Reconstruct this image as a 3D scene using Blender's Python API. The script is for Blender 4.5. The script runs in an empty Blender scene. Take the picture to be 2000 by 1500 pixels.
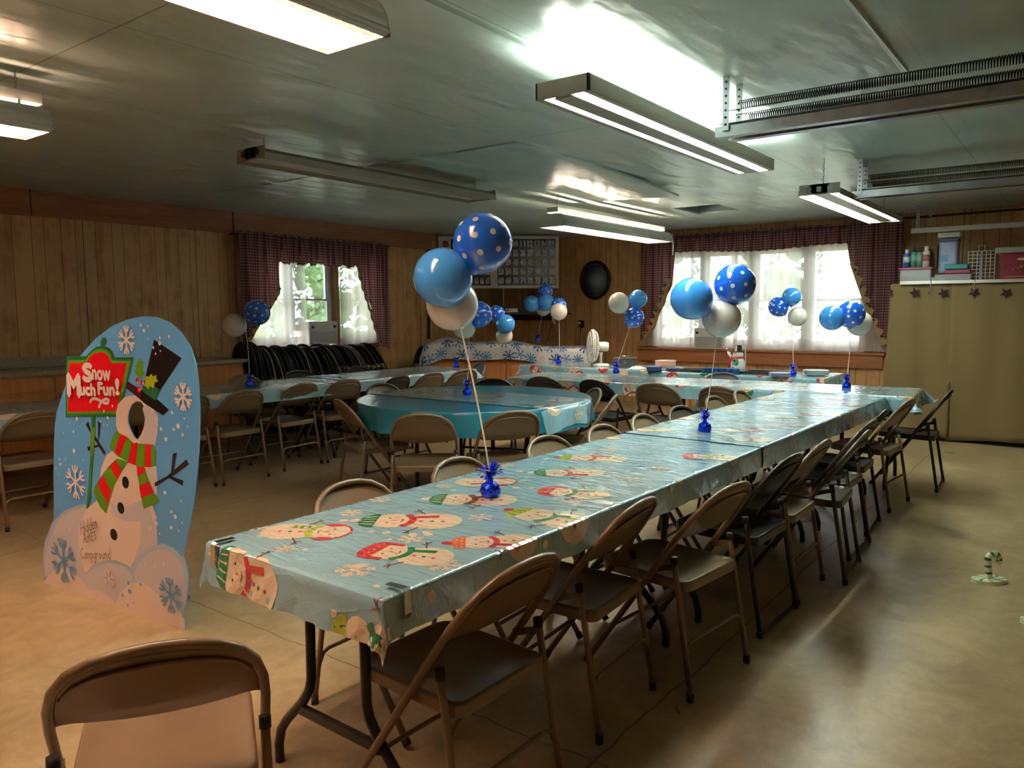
import bpy, bmesh, math, random
from mathutils import Vector, Matrix, Euler
from mathutils.geometry import tessellate_polygon
PI = math.pi
R = math.radians
random.seed(7)
SC = bpy.context.scene
COL = SC.collection

# ------------------------------------------------------------------ camera
cam_d = bpy.data.cameras.new('camera')
cam_d.sensor_width = 36.0
cam_d.lens = 1497.5 / 2000.0 * 36.0
cam_d.clip_start = 0.05
cam_d.clip_end = 200
cam = bpy.data.objects.new('camera', cam_d)
COL.objects.link(cam)
cam.matrix_world = Matrix(((0.60038749, 0.08149485, -0.79554601, 0.0),
                           (-0.79967713, 0.05226591, -0.59815112, 0.0),
                           (-0.00451663, 0.9953024, 0.09654937, 1.4325),
                           (0, 0, 0, 1)))
SC.camera = cam
# ------------------------------------------------------------------ view, world, sun
SC.view_settings.view_transform = 'Standard'
SC.view_settings.look = 'None'
SC.view_settings.exposure = 0.85
SC.view_settings.gamma = 1.0
SC.view_settings.use_curve_mapping = False
SC.cycles.use_denoising = True
SC.cycles.max_bounces = 8
SC.cycles.diffuse_bounces = 5
SC.cycles.glossy_bounces = 3
SC.cycles.transmission_bounces = 4
SC.cycles.transparent_max_bounces = 12
SC.cycles.caustics_reflective = False
SC.cycles.caustics_refractive = False
SC.cycles.sample_clamp_indirect = 6.0
world = bpy.data.worlds.new('world')
SC.world = world
world.use_nodes = True
wn = world.node_tree
for n in list(wn.nodes): wn.nodes.remove(n)
wo = wn.nodes.new('ShaderNodeOutputWorld')
wb = wn.nodes.new('ShaderNodeBackground')
wb.inputs[0].default_value = (0.86, 0.94, 1.0, 1)
TUBE_C, TUBE_W, TUBE_M = 84.0, 62.0, 84.0
SKY = 4.4
wb.inputs[1].default_value = SKY
wn.links.new(wb.outputs[0], wo.inputs[0])
sun_d = bpy.data.lights.new('sun', 'SUN')
sun_d.energy = 7.0
sun_d.angle = R(0.6)
sun_d.color = (1.0, 0.93, 0.82)
sun = bpy.data.objects.new('sun', sun_d)
COL.objects.link(sun)
sun.location = (20, 2, 18)
sun.rotation_euler = Vector((-0.62, 0.10, -0.95)).to_track_quat('-Z', 'Y').to_euler()

# ------------------------------------------------------------------ materials
MATS = {}
def new_mat(name):
    m = bpy.data.materials.new(name)
    m.use_nodes = True
    MATS[name] = m
    return m, m.node_tree, m.node_tree.nodes['Principled BSDF']
def nd(nt, t, **kw):
    n = nt.nodes.new(t)
    for k, v in kw.items():
        if k.startswith('i_'):
            n.inputs[k[2:].replace('_', ' ')].default_value = v
        else:
            setattr(n, k, v)
    return n
def mat(name, col, rough=0.5, metal=0.0, spec=0.5, noise=0.0, nscale=8.0, bump=0.0, bscale=40.0, trans=0.0, sss=0.0, coat=0.0, emit=0.0, stretch=None):
    if name in MATS: return MATS[name]
    m, nt, b = new_mat(name)
    b.inputs['Base Color'].default_value = (*col, 1)
    b.inputs['Roughness'].default_value = rough
    b.inputs['Metallic'].default_value = metal
    b.inputs['Specular IOR Level'].default_value = spec
    if coat: b.inputs['Coat Weight'].default_value = coat
    if trans: b.inputs['Transmission Weight'].default_value = trans
    if emit:
        b.inputs['Emission Color'].default_value = (*col, 1)
        b.inputs['Emission Strength'].default_value = emit
    tc = nd(nt, 'ShaderNodeTexCoord')
    src = tc.outputs['Object']
    if stretch:
        mp = nd(nt, 'ShaderNodeMapping')
        mp.inputs['Scale'].default_value = stretch
        nt.links.new(src, mp.inputs[0]); src = mp.outputs[0]
    if noise:
        n = nd(nt, 'ShaderNodeTexNoise', i_Scale=nscale, i_Detail=5.0)
        nt.links.new(src, n.inputs['Vector'])
        cr = nd(nt, 'ShaderNodeValToRGB')
        cr.color_ramp.elements[0].position = 0.3
        cr.color_ramp.elements[1].position = 0.7
        cr.color_ramp.elements[0].color = (*[max(0, c * (1 - noise)) for c in col], 1)
        cr.color_ramp.elements[1].color = (*[min(1, c * (1 + noise)) for c in col], 1)
        nt.links.new(n.outputs['Fac'], cr.inputs[0])
        nt.links.new(cr.outputs[0], b.inputs['Base Color'])
    if bump:
        n2 = nd(nt, 'ShaderNodeTexNoise', i_Scale=bscale, i_Detail=4.0)
        nt.links.new(src, n2.inputs['Vector'])
        bp = nd(nt, 'ShaderNodeBump')
        bp.inputs['Strength'].default_value = bump
        bp.inputs['Distance'].default_value = 0.01
        nt.links.new(n2.outputs['Fac'], bp.inputs['Height'])
        nt.links.new(bp.outputs[0], b.inputs['Normal'])
    return m

def math_n(nt, op, a, b=None, c=None):
    n = nt.nodes.new('ShaderNodeMath'); n.operation = op
    for i, v in enumerate((a, b, c)):
        if v is None: continue
        if isinstance(v, (int, float)): n.inputs[i].default_value = v
        else: nt.links.new(v, n.inputs[i])
    return n.outputs[0]

def wood_panel(name, axis, c1, c2, groove=(0.09, 0.045, 0.018)):
    m, nt, b = new_mat(name)
    tc = nd(nt, 'ShaderNodeTexCoord')
    sep = nd(nt, 'ShaderNodeSeparateXYZ')
    nt.links.new(tc.outputs['Object'], sep.inputs[0])
    a = sep.outputs[axis]
    fr = math_n(nt, 'FRACT', math_n(nt, 'DIVIDE', math_n(nt, 'ADD', a, 50.0), 1.22))
    cr = nd(nt, 'ShaderNodeValToRGB')
    r = cr.color_ramp; r.interpolation = 'CONSTANT'
    r.elements[0].position = 0; r.elements[0].color = (0, 0, 0, 1)
    r.elements[1].position = 0.0045; r.elements[1].color = (1, 1, 1, 1)
    for p in (0.10, 0.235, 0.33, 0.47, 0.61, 0.70, 0.83, 0.94):
        e = r.elements.new(p); e.color = (0, 0, 0, 1)
        e = r.elements.new(p + 0.0045); e.color = (1, 1, 1, 1)
    nt.links.new(fr, cr.inputs[0])
    # plank tone: a random value for every plank
    cr2 = nd(nt, 'ShaderNodeValToRGB')
    r2 = cr2.color_ramp; r2.interpolation = 'CONSTANT'
    tones = [0.55, 0.42, 0.62, 0.35, 0.5, 0.66, 0.4, 0.57, 0.45]
    r2.elements[0].position = 0; r2.elements[0].color = (tones[0],) * 3 + (1,)
    r2.elements[1].position = 0.10; r2.elements[1].color = (tones[1],) * 3 + (1,)
    for p, t in zip((0.235, 0.33, 0.47, 0.61, 0.70, 0.83, 0.94), tones[2:]):
        e = r2.elements.new(p); e.color = (t, t, t, 1)
    nt.links.new(fr, cr2.inputs[0])
    mp = nd(nt, 'ShaderNodeMapping'); mp.inputs['Scale'].default_value = (7, 7, 0.9)
    nt.links.new(tc.outputs['Object'], mp.inputs[0])
    n1 = nd(nt, 'ShaderNodeTexNoise', i_Scale=1.6, i_Detail=6.0, i_Roughness=0.65)
    nt.links.new(mp.outputs[0], n1.inputs['Vector'])
    n3 = nd(nt, 'ShaderNodeTexNoise', i_Scale=5.0, i_Detail=3.0, i_Roughness=0.7)
    nt.links.new(tc.outputs['Object'], n3.inputs['Vector'])
    f = math_n(nt, 'ADD', math_n(nt, 'MULTIPLY', n1.outputs['Fac'], 0.75), math_n(nt, 'MULTIPLY', n3.outputs['Fac'], 0.5))
    f = math_n(nt, 'ADD', f, math_n(nt, 'MULTIPLY', math_n(nt, 'SUBTRACT', cr2.outputs[0], 0.5), 0.28))
    cr3 = nd(nt, 'ShaderNodeValToRGB')
    cr3.color_ramp.elements[0].position = 0.42; cr3.color_ramp.elements[0].color = (*c1, 1)
    cr3.color_ramp.elements[1].position = 0.66; cr3.color_ramp.elements[1].color = (*c2, 1)
    nt.links.new(f, cr3.inputs[0])
    mx = nd(nt, 'ShaderNodeMix', data_type='RGBA')
    nt.links.new(cr.outputs[0], mx.inputs['Factor'])
    mx.inputs['A'].default_value = (*groove, 1)
    nt.links.new(cr3.outputs[0], mx.inputs['B'])
    nt.links.new(mx.outputs['Result'], b.inputs['Base Color'])
    b.inputs['Roughness'].default_value = 0.42
    bp = nd(nt, 'ShaderNodeBump'); bp.inputs['Strength'].default_value = 0.5; bp.inputs['Distance'].default_value = 0.004
    nt.links.new(cr.outputs[0], bp.inputs['Height'])
    nt.links.new(bp.outputs[0], b.inputs['Normal'])
    return m

def wood(name, c1, c2, sc=(1, 12, 12), rough=0.45):
    m, nt, b = new_mat(name)
    tc = nd(nt, 'ShaderNodeTexCoord')
    mp = nd(nt, 'ShaderNodeMapping'); mp.inputs['Scale'].default_value = sc
    nt.links.new(tc.outputs['Object'], mp.inputs[0])
    n1 = nd(nt, 'ShaderNodeTexNoise', i_Scale=2.5, i_Detail=6.0, i_Roughness=0.6)
    nt.links.new(mp.outputs[0], n1.inputs['Vector'])
    cr = nd(nt, 'ShaderNodeValToRGB')
    cr.color_ramp.elements[0].position = 0.33; cr.color_ramp.elements[0].color = (*c1, 1)
    cr.color_ramp.elements[1].position = 0.68; cr.color_ramp.elements[1].color = (*c2, 1)
    nt.links.new(n1.outputs['Fac'], cr.inputs[0])
    nt.links.new(cr.outputs[0], b.inputs['Base Color'])
    b.inputs['Roughness'].default_value = rough
    return m

def floor_mat():
    m, nt, b = new_mat('concrete')
    tc = nd(nt, 'ShaderNodeTexCoord'); O = tc.outputs['Object']
    n1 = nd(nt, 'ShaderNodeTexNoise', i_Scale=0.9, i_Detail=8.0, i_Roughness=0.6); nt.links.new(O, n1.inputs['Vector'])
    n2 = nd(nt, 'ShaderNodeTexNoise', i_Scale=14.0, i_Detail=6.0, i_Roughness=0.7); nt.links.new(O, n2.inputs['Vector'])
    n5 = nd(nt, 'ShaderNodeTexNoise', i_Scale=3.4, i_Detail=9.0, i_Roughness=0.75, i_Distortion=0.6); nt.links.new(O, n5.inputs['Vector'])
    f = math_n(nt, 'ADD', math_n(nt, 'ADD', math_n(nt, 'MULTIPLY', n1.outputs['Fac'], 0.40), math_n(nt, 'MULTIPLY', n5.outputs['Fac'], 0.42)), math_n(nt, 'MULTIPLY', n2.outputs['Fac'], 0.18))
    cr = nd(nt, 'ShaderNodeValToRGB')
    cr.color_ramp.elements[0].position = 0.38; cr.color_ramp.elements[0].color = (0.225, 0.160, 0.088, 1)
    cr.color_ramp.elements[1].position = 0.60; cr.color_ramp.elements[1].color = (0.46, 0.350, 0.195, 1)
    nt.links.new(f, cr.inputs[0])
    # dark spots
    n4 = nd(nt, 'ShaderNodeTexNoise', i_Scale=2.3, i_Detail=2.0); nt.links.new(O, n4.inputs['Vector'])
    st = math_n(nt, 'MULTIPLY', math_n(nt, 'SMOOTH_MIN', math_n(nt, 'MAXIMUM', math_n(nt, 'SUBTRACT', n4.outputs['Fac'], 0.655), 0.0), 0.1, 0.02), 6.0)
    sep = nd(nt, 'ShaderNodeSeparateXYZ'); nt.links.new(O, sep.inputs[0])
    wob = nd(nt, 'ShaderNodeTexNoise', i_Scale=3.0, i_Detail=5.0); nt.links.new(O, wob.inputs['Vector'])
    w = math_n(nt, 'MULTIPLY', math_n(nt, 'SUBTRACT', wob.outputs['Fac'], 0.5), 0.07)
    def line(ax, c, hw):
        d = math_n(nt, 'ABSOLUTE', math_n(nt, 'SUBTRACT', math_n(nt, 'ADD', sep.outputs[ax], w), c))
        return math_n(nt, 'LESS_THAN', d, hw)
    ln = math_n(nt, 'MAXIMUM', math_n(nt, 'MAXIMUM', line(0, 2.0, 0.0035), line(1, 5.1, 0.006)), line(1, 1.18, 0.005))
    mx = nd(nt, 'ShaderNodeMix', data_type='RGBA')
    nt.links.new(math_n(nt, 'MINIMUM', math_n(nt, 'ADD', math_n(nt, 'MULTIPLY', ln, 0.75), st), 1.0), mx.inputs['Factor'])
    nt.links.new(cr.outputs[0], mx.inputs['A'])
    mx.inputs['B'].default_value = (0.09, 0.065, 0.04, 1)
    nt.links.new(mx.outputs['Result'], b.inputs['Base Color'])
    rr = math_n(nt, 'ADD', math_n(nt, 'MULTIPLY', n1.outputs['Fac'], 0.3), 0.17)
    nt.links.new(rr, b.inputs['Roughness'])
    bp = nd(nt, 'ShaderNodeBump'); bp.inputs['Strength'].default_value = 0.12; bp.inputs['Distance'].default_value = 0.004
    nt.links.new(n2.outputs['Fac'], bp.inputs['Height']); nt.links.new(bp.outputs[0], b.inputs['Normal'])
    return m

def ceiling_mat():
    m, nt, b = new_mat('painted_ceiling')
    tc = nd(nt, 'ShaderNodeTexCoord'); O = tc.outputs['Object']
    mp = nd(nt, 'ShaderNodeMapping'); mp.inputs['Scale'].default_value = (0.5, 2.2, 1); nt.links.new(O, mp.inputs[0])
    n1 = nd(nt, 'ShaderNodeTexNoise', i_Scale=1.5, i_Detail=7.0, i_Roughness=0.6); nt.links.new(mp.outputs[0], n1.inputs['Vector'])
    cr = nd(nt, 'ShaderNodeValToRGB')
    cr.color_ramp.elements[0].position = 0.3; cr.color_ramp.elements[0].color = (0.44, 0.56, 0.525, 1)
    cr.color_ramp.elements[1].position = 0.7; cr.color_ramp.elements[1].color = (0.56, 0.67, 0.63, 1)
    nt.links.new(n1.outputs['Fac'], cr.inputs[0])
    sep = nd(nt, 'ShaderNodeSeparateXYZ'); nt.links.new(O, sep.inputs[0])
    def per(ax, off, p, hw):
        f = math_n(nt, 'FRACT', math_n(nt, 'DIVIDE', math_n(nt, 'ADD', sep.outputs[ax], off), p))
        d = math_n(nt, 'ABSOLUTE', math_n(nt, 'SUBTRACT', f, 0.5))
        return math_n(nt, 'LESS_THAN', d, hw / p)
    s = math_n(nt, 'MAXIMUM', per(0, -4.355 + 54 + 1.35, 2.7, 0.004), per(1, -0.79 + 24.4 + 0.61, 1.22, 0.003))
    s2 = math_n(nt, 'MAXIMUM', s, math_n(nt, 'MULTIPLY', per(1, -0.79 + 24.4 + 0.61 + 0.4, 0.61, 0.002), 0.35))
    mx = nd(nt, 'ShaderNodeMix', data_type='RGBA')
    nt.links.new(math_n(nt, 'MULTIPLY', s2, 0.7), mx.inputs['Factor'])
    nt.links.new(cr.outputs[0], mx.inputs['A']); mx.inputs['B'].default_value = (0.07, 0.10, 0.09, 1)
    nt.links.new(mx.outputs['Result'], b.inputs['Base Color'])
    b.inputs['Roughness'].default_value = 0.28
    mp2 = nd(nt, 'ShaderNodeMapping'); mp2.inputs['Scale'].default_value = (1.2, 3.5, 1); nt.links.new(O, mp2.inputs[0])
    n2 = nd(nt, 'ShaderNodeTexNoise', i_Scale=1.6, i_Detail=3.0); nt.links.new(mp2.outputs[0], n2.inputs['Vector'])
    bp = nd(nt, 'ShaderNodeBump'); bp.inputs['Strength'].default_value = 0.6; bp.inputs['Distance'].default_value = 0.035
    nt.links.new(n2.outputs['Fac'], bp.inputs['Height']); nt.links.new(bp.outputs[0], b.inputs['Normal'])
    return m

def film(name, col, rough=0.2, bump=0.6, stretch=(3.0, 9.0, 9.0)):
    """thin glossy plastic table cover, creased"""
    if name in MATS: return MATS[name]
    m, nt, b = new_mat(name)
    b.inputs['Base Color'].default_value = (*col, 1)
    b.inputs['Roughness'].default_value = rough
    b.inputs['Specular IOR Level'].default_value = 0.9
    b.inputs['Coat Weight'].default_value = 0.6
    b.inputs['Coat Roughness'].default_value = 0.05
    tc = nd(nt, 'ShaderNodeTexCoord'); O = tc.outputs['Object']
    mp = nd(nt, 'ShaderNodeMapping'); mp.inputs['Scale'].default_value = stretch; nt.links.new(O, mp.inputs[0])
    n1 = nd(nt, 'ShaderNodeTexNoise', i_Scale=1.3, i_Detail=3.0, i_Distortion=1.2); nt.links.new(mp.outputs[0], n1.inputs['Vector'])
    w = math_n(nt, 'ABSOLUTE', math_n(nt, 'SUBTRACT', n1.outputs['Fac'], 0.5))
    ridge = math_n(nt, 'SUBTRACT', 0.0, math_n(nt, 'POWER', w, 0.6))
    n2 = nd(nt, 'ShaderNodeTexNoise', i_Scale=0.8, i_Detail=2.0); nt.links.new(O, n2.inputs['Vector'])
    k = math_n(nt, 'MULTIPLY', ridge, n2.outputs['Fac'])
    bp = nd(nt, 'ShaderNodeBump'); bp.inputs['Strength'].default_value = bump; bp.inputs['Distance'].default_value = 0.012
    nt.links.new(k, bp.inputs['Height']); nt.links.new(bp.outputs[0], b.inputs['Normal']); nt.links.new(bp.outputs[0], b.inputs['Coat Normal'])
    return m

def plaid_mat():
    m, nt, b = new_mat('plaid_cloth')
    tc = nd(nt, 'ShaderNodeTexCoord')
    sep = nd(nt, 'ShaderNodeSeparateXYZ'); nt.links.new(tc.outputs['Object'], sep.inputs[0])
    def sq(s, p):
        f = math_n(nt, 'FRACT', math_n(nt, 'DIVIDE', math_n(nt, 'ADD', s, 40.0), p))
        return math_n(nt, 'GREATER_THAN', f, 0.5)
    h = sq(math_n(nt, 'ADD', sep.outputs[0], sep.outputs[1]), 0.034)
    v = sq(sep.outputs[2], 0.034)
    s = math_n(nt, 'MULTIPLY', math_n(nt, 'ADD', h, v), 0.5)
    cr = nd(nt, 'ShaderNodeValToRGB')
    cr.color_ramp.elements[0].position = 0.0; cr.color_ramp.elements[0].color = (0.085, 0.030, 0.042, 1)
    cr.color_ramp.elements[1].position = 1.0; cr.color_ramp.elements[1].color = (0.40, 0.25, 0.22, 1)
    e = cr.color_ramp.elements.new(0.5); e.color = (0.20, 0.065, 0.078, 1)
    nt.links.new(s, cr.inputs[0]); nt.links.new(cr.outputs[0], b.inputs['Base Color'])
    b.inputs['Roughness'].default_value = 0.9
    # thin cotton: some light passes
    tr = nd(nt, 'ShaderNodeBsdfTranslucent'); nt.links.new(cr.outputs[0], tr.inputs[0])
    mx = nd(nt, 'ShaderNodeMixShader'); mx.inputs[0].default_value = 0.25
    out = nt.nodes['Material Output']
    nt.links.new(b.outputs[0], mx.inputs[1]); nt.links.new(tr.outputs[0], mx.inputs[2]); nt.links.new(mx.outputs[0], out.inputs[0])
    return m

def sheer_mat():
    m, nt, b = new_mat('sheer_voile')
    out = nt.nodes['Material Output']
    df = nd(nt, 'ShaderNodeBsdfDiffuse'); df.inputs[0].default_value = (0.9, 0.84, 0.81, 1)
    tl = nd(nt, 'ShaderNodeBsdfTranslucent'); tl.inputs[0].default_value = (0.88, 0.80, 0.77, 1)
    tp = nd(nt, 'ShaderNodeBsdfTransparent')
    m1 = nd(nt, 'ShaderNodeMixShader'); m1.inputs[0].default_value = 0.62
    nt.links.new(df.outputs[0], m1.inputs[1]); nt.links.new(tl.outputs[0], m1.inputs[2])
    m2 = nd(nt, 'ShaderNodeMixShader'); m2.inputs[0].default_value = 0.22
    nt.links.new(m1.outputs[0], m2.inputs[1]); nt.links.new(tp.outputs[0], m2.inputs[2])
    nt.links.new(m2.outputs[0], out.inputs[0])
    return m

def glass_mat():
    m, nt, b = new_mat('window_glass')
    out = nt.nodes['Material Output']
    tp = nd(nt, 'ShaderNodeBsdfTransparent'); tp.inputs[0].default_value = (0.95, 0.98, 0.97, 1)
    gl = nd(nt, 'ShaderNodeBsdfGlossy'); gl.inputs['Roughness'].default_value = 0.02
    fr = nd(nt, 'ShaderNodeFresnel'); fr.inputs[0].default_value = 1.45
    mx = nd(nt, 'ShaderNodeMixShader')
    nt.links.new(fr.outputs[0], mx.inputs[0]); nt.links.new(tp.outputs[0], mx.inputs[1]); nt.links.new(gl.outputs[0], mx.inputs[2])
    nt.links.new(mx.outputs[0], out.inputs[0])
    return m

def clear_plastic(name, col=(0.8, 0.83, 0.85), a=0.5):
    m, nt, b = new_mat(name)
    out = nt.nodes['Material Output']
    b.inputs['Base Color'].default_value = (*col, 1); b.inputs['Roughness'].default_value = 0.25
    tp = nd(nt, 'ShaderNodeBsdfTransparent')
    mx = nd(nt, 'ShaderNodeMixShader'); mx.inputs[0].default_value = a
    nt.links.new(tp.outputs[0], mx.inputs[1]); nt.links.new(b.outputs[0], mx.inputs[2]); nt.links.new(mx.outputs[0], out.inputs[0])
    return m

def leaf_mat(name, c1, c2):
    m, nt, b = new_mat(name)
    tc = nd(nt, 'ShaderNodeTexCoord')
    n = nd(nt, 'ShaderNodeTexNoise', i_Scale=5.0, i_Detail=8.0, i_Roughness=0.8); nt.links.new(tc.outputs['Object'], n.inputs['Vector'])
    cr = nd(nt, 'ShaderNodeValToRGB')
    cr.color_ramp.elements[0].position = 0.35; cr.color_ramp.elements[0].color = (*c1, 1)
    cr.color_ramp.elements[1].position = 0.62; cr.color_ramp.elements[1].color = (*c2, 1)
    nt.links.new(n.outputs['Fac'], cr.inputs[0]); nt.links.new(cr.outputs[0], b.inputs['Base Color'])
    b.inputs['Roughness'].default_value = 0.8
    return m

def tube_mat(name, col, s):
    m, nt, b = new_mat(name)
    b.inputs['Base Color'].default_value = (0.9, 0.9, 0.9, 1)
    b.inputs['Emission Color'].default_value = (*col, 1)
    b.inputs['Emission Strength'].default_value = s
    return m

M_FLOOR = floor_mat()
M_CEIL = ceiling_mat()
M_WALLX = wood_panel('panelling_left', 0, (0.36, 0.185, 0.070), (0.60, 0.350, 0.150))
M_WALLY = wood_panel('panelling_back', 1, (0.40, 0.185, 0.065), (0.62, 0.345, 0.145))
M_REDWOOD = wood('redwood_board', (0.26, 0.095, 0.042), (0.38, 0.15, 0.07), (0.7, 0.7, 9))
M_SILL = wood('sill_wood', (0.36, 0.13, 0.05), (0.48, 0.20, 0.09), (9, 0.8, 9))
M_TRIM = wood('trim_wood', (0.30, 0.14, 0.055), (0.42, 0.21, 0.09), (9, 9, 0.8))
M_OAK = wood('oak_cabinet', (0.42, 0.16, 0.045), (0.56, 0.24, 0.075), (6, 6, 0.8), 0.35)
M_CTOP = mat('speckled_laminate', (0.30, 0.27, 0.21), 0.4, noise=0.3, nscale=60)
M_TAN = mat('tan_enamel', (0.152, 0.102, 0.055), 0.33, noise=0.12, nscale=5, spec=0.6)
M_BLACK = mat('black_enamel', (0.011, 0.010, 0.011), 0.3, spec=0.4)
M_BROWN = mat('brown_enamel', (0.055, 0.040, 0.028), 0.33, noise=0.1)
M_GREY = mat('slate_enamel', (0.10, 0.11, 0.13), 0.3, spec=0.6)
M_RUBBER = mat('black_rubber', (0.012, 0.012, 0.012), 0.7)
M_TTOP = mat('moulded_tabletop', (0.50, 0.48, 0.45), 0.5)
M_WHITE = mat('white_plastic', (0.80, 0.79, 0.76), 0.35)
M_VINYL = mat('white_vinyl', (0.82, 0.84, 0.85), 0.4)
M_CHROME = mat('chrome', (0.75, 0.74, 0.72), 0.18, 1.0)
M_GALV = mat('galvanised_steel', (0.36, 0.37, 0.40), 0.32, 0.9, noise=0.15, nscale=12)
M_SPRING = mat('dark_spring_steel', (0.03, 0.03, 0.03), 0.4, 0.6)
M_SILVER = mat('bright_rail', (0.62, 0.62, 0.60), 0.3, 0.7)
M_PLAID = plaid_mat()
M_SHEER = sheer_mat()
M_GLASS = glass_mat()
M_LINING = mat('tan_star_cotton', (0.42, 0.28, 0.14), 0.9)
M_STAR = mat('maroon_star', (0.035, 0.008, 0.014), 0.9)
M_CANVAS = mat('khaki_canvas', (0.195, 0.135, 0.058), 0.9, noise=0.06, nscale=3, bump=0.25, bscale=6, stretch=(1, 1, 0.3))
M_WEIGHT = mat('blue_foil', (0.012, 0.06, 0.85), 0.16, 0.8, bump=1.0, bscale=45)
M_RIBBON = mat('white_ribbon', (0.85, 0.82, 0.78), 0.4)
M_BL = mat('sky_blue_latex', (0.045, 0.26, 0.72), 0.13, coat=0.5)
M_BD = mat('royal_blue_latex', (0.008, 0.10, 0.60), 0.13, coat=0.5)
M_BW = mat('white_latex', (0.70, 0.66, 0.60), 0.16, coat=0.4)
M_DOT = mat('white_print', (0.72, 0.76, 0.80), 0.2)
M_DARK = mat('dark_void', (0.01, 0.01, 0.01), 0.9)
M_TEAL = film('teal_film', (0.012, 0.20, 0.31), 0.3, 0.4, (3, 3, 3))

# ------------------------------------------------------------------ mesh builder
class MB:
    def __init__(s):
        s.v = []; s.f = []; s.m = []; s.s = []
    def add(s, vs, fs, mi=0, sm=False):
        o = len(s.v); s.v += [tuple(v) for v in vs]
        for f in fs:
            s.f.append(tuple(i + o for i in f)); s.m.append(mi); s.s.append(sm)
        return s
    def box(s, c, d, rot=None, mi=0, taper=1.0):
        hx, hy, hz = d[0] / 2, d[1] / 2, d[2] / 2
        vs = [Vector((x * hx * (taper if z > 0 else 1), y * hy * (taper if z > 0 else 1), z * hz)) for z in (-1, 1) for y in (-1, 1) for x in (-1, 1)]
        if rot is not None:
            rm = Euler(rot).to_matrix() if not isinstance(rot, Matrix) else rot
            vs = [rm @ v for v in vs]
        vs = [v + Vector(c) for v in vs]
        return s.add(vs, [(0, 2, 3, 1), (4, 5, 7, 6), (0, 1, 5, 4), (2, 6, 7, 3), (0, 4, 6, 2), (1, 3, 7, 5)], mi)
    def box2(s, a, b, mi=0):
        return s.box([(a[i] + b[i]) / 2 for i in range(3)], [abs(b[i] - a[i]) for i in range(3)], mi=mi)
    def tube(s, pts, r, n=10, mi=0, closed=False, cap=True, sx=1.0):
        pts = [Vector(p) for p in pts]
        N = len(pts); rings = []
        rr = r if isinstance(r, (list, tuple)) else [r] * N
        up = None; o = len(s.v)
        for i, p in enumerate(pts):
            if closed: t = pts[(i + 1) % N] - pts[i - 1]
            else: t = pts[min(i + 1, N - 1)] - pts[max(i - 1, 0)]
            if t.length < 1e-9: t = Vector((0, 0, 1))
            t.normalize()
            if up is None:
                up = Vector((0, 0, 1)) if abs(t.z) < 0.9 else Vector((1, 0, 0))
            a = t.cross(up)
            if a.length < 1e-6: a = t.cross(Vector((1, 0, 0)))
            a.normalize(); b = a.cross(t).normalized(); up = b
            for k in range(n):
                th = 2 * PI * k / n
                s.v.append(tuple(p + a * math.cos(th) * rr[i] * sx + b * math.sin(th) * rr[i]))
        for i in range(N if closed else N - 1):
            j = (i + 1) % N
            for k in range(n):
                k2 = (k + 1) % n
                s.f.append((o + i * n + k, o + i * n + k2, o + j * n + k2, o + j * n + k)); s.m.append(mi); s.s.append(True)
        if cap and not closed:
            s.f.append(tuple(o + k for k in range(n))[::-1]); s.m.append(mi); s.s.append(False)
            s.f.append(tuple(o + (N - 1) * n + k for k in range(n))); s.m.append(mi); s.s.append(False)
        return s
    def lathe(s, prof, n=24, c=(0, 0, 0), rot=None, mi=0, sm=True, squash=(1, 1)):
        rm = None
        if rot is not None: rm = Euler(rot).to_matrix() if not isinstance(rot, Matrix) else rot
        o = len(s.v)
        for (r, z) in prof:
            for k in range(n):
                th = 2 * PI * k / n
                p = Vector((r * math.cos(th) * squash[0], r * math.sin(th) * squash[1], z))
                if rm: p = rm @ p
                s.v.append(tuple(p + Vector(c)))
        for i in range(len(prof) - 1):
            for k in range(n):
                k2 = (k + 1) % n
                s.f.append((o + i * n + k, o + i * n + k2, o + (i + 1) * n + k2, o + (i + 1) * n + k)); s.m.append(mi); s.s.append(sm)
        if prof[0][0] > 1e-6:
            s.f.append(tuple(o + k for k in range(n))[::-1]); s.m.append(mi); s.s.append(False)
        if prof[-1][0] > 1e-6:
            b = o + (len(prof) - 1) * n
            s.f.append(tuple(b + k for k in range(n))); s.m.append(mi); s.s.append(False)
        return s
    def prism(s, poly, z0, z1, mi=0, fn=None, holes=None):
        """polygon in 2-D extruded z0..z1; fn maps (x,y,z)->point"""
        fn = fn or (lambda x, y, z: (x, y, z))
        loops = [poly] + (holes or [])
        allp = [p for l in loops for p in l]
        tris = tessellate_polygon([[Vector((p[0], p[1], 0)) for p in l] for l in loops])
        o = len(s.v); N = len(allp)
        s.v += [tuple(fn(p[0], p[1], z0)) for p in allp] + [tuple(fn(p[0], p[1], z1)) for p in allp]
        for t in tris:
            a, b, c = t
            ar = (allp[b][0] - allp[a][0]) * (allp[c][1] - allp[a][1]) - (allp[b][1] - allp[a][1]) * (allp[c][0] - allp[a][0])
            if ar < 0: a, c = c, a
            s.f.append((o + N + a, o + N + b, o + N + c)); s.f.append((o + c, o + b, o + a))
            s.m += [mi, mi]; s.s += [False, False]
        k = 0
        for l in loops:
            n = len(l)
            for i in range(n):
                j = (i + 1) % n
                s.f.append((o + k + i, o + k + j, o + N + k + j, o + N + k + i)); s.m.append(mi); s.s.append(False)
            k += n
        return s
    def grid(s, us, vs, fn, mi=0, sm=True):
        o = len(s.v); nu, nv = len(us), len(vs)
        for u in us:
            for v in vs: s.v.append(tuple(fn(u, v)))
        for i in range(nu - 1):
            for j in range(nv - 1):
                s.f.append((o + i * nv + j, o + (i + 1) * nv + j, o + (i + 1) * nv + j + 1, o + i * nv + j + 1)); s.m.append(mi); s.s.append(sm)
        return s
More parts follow.
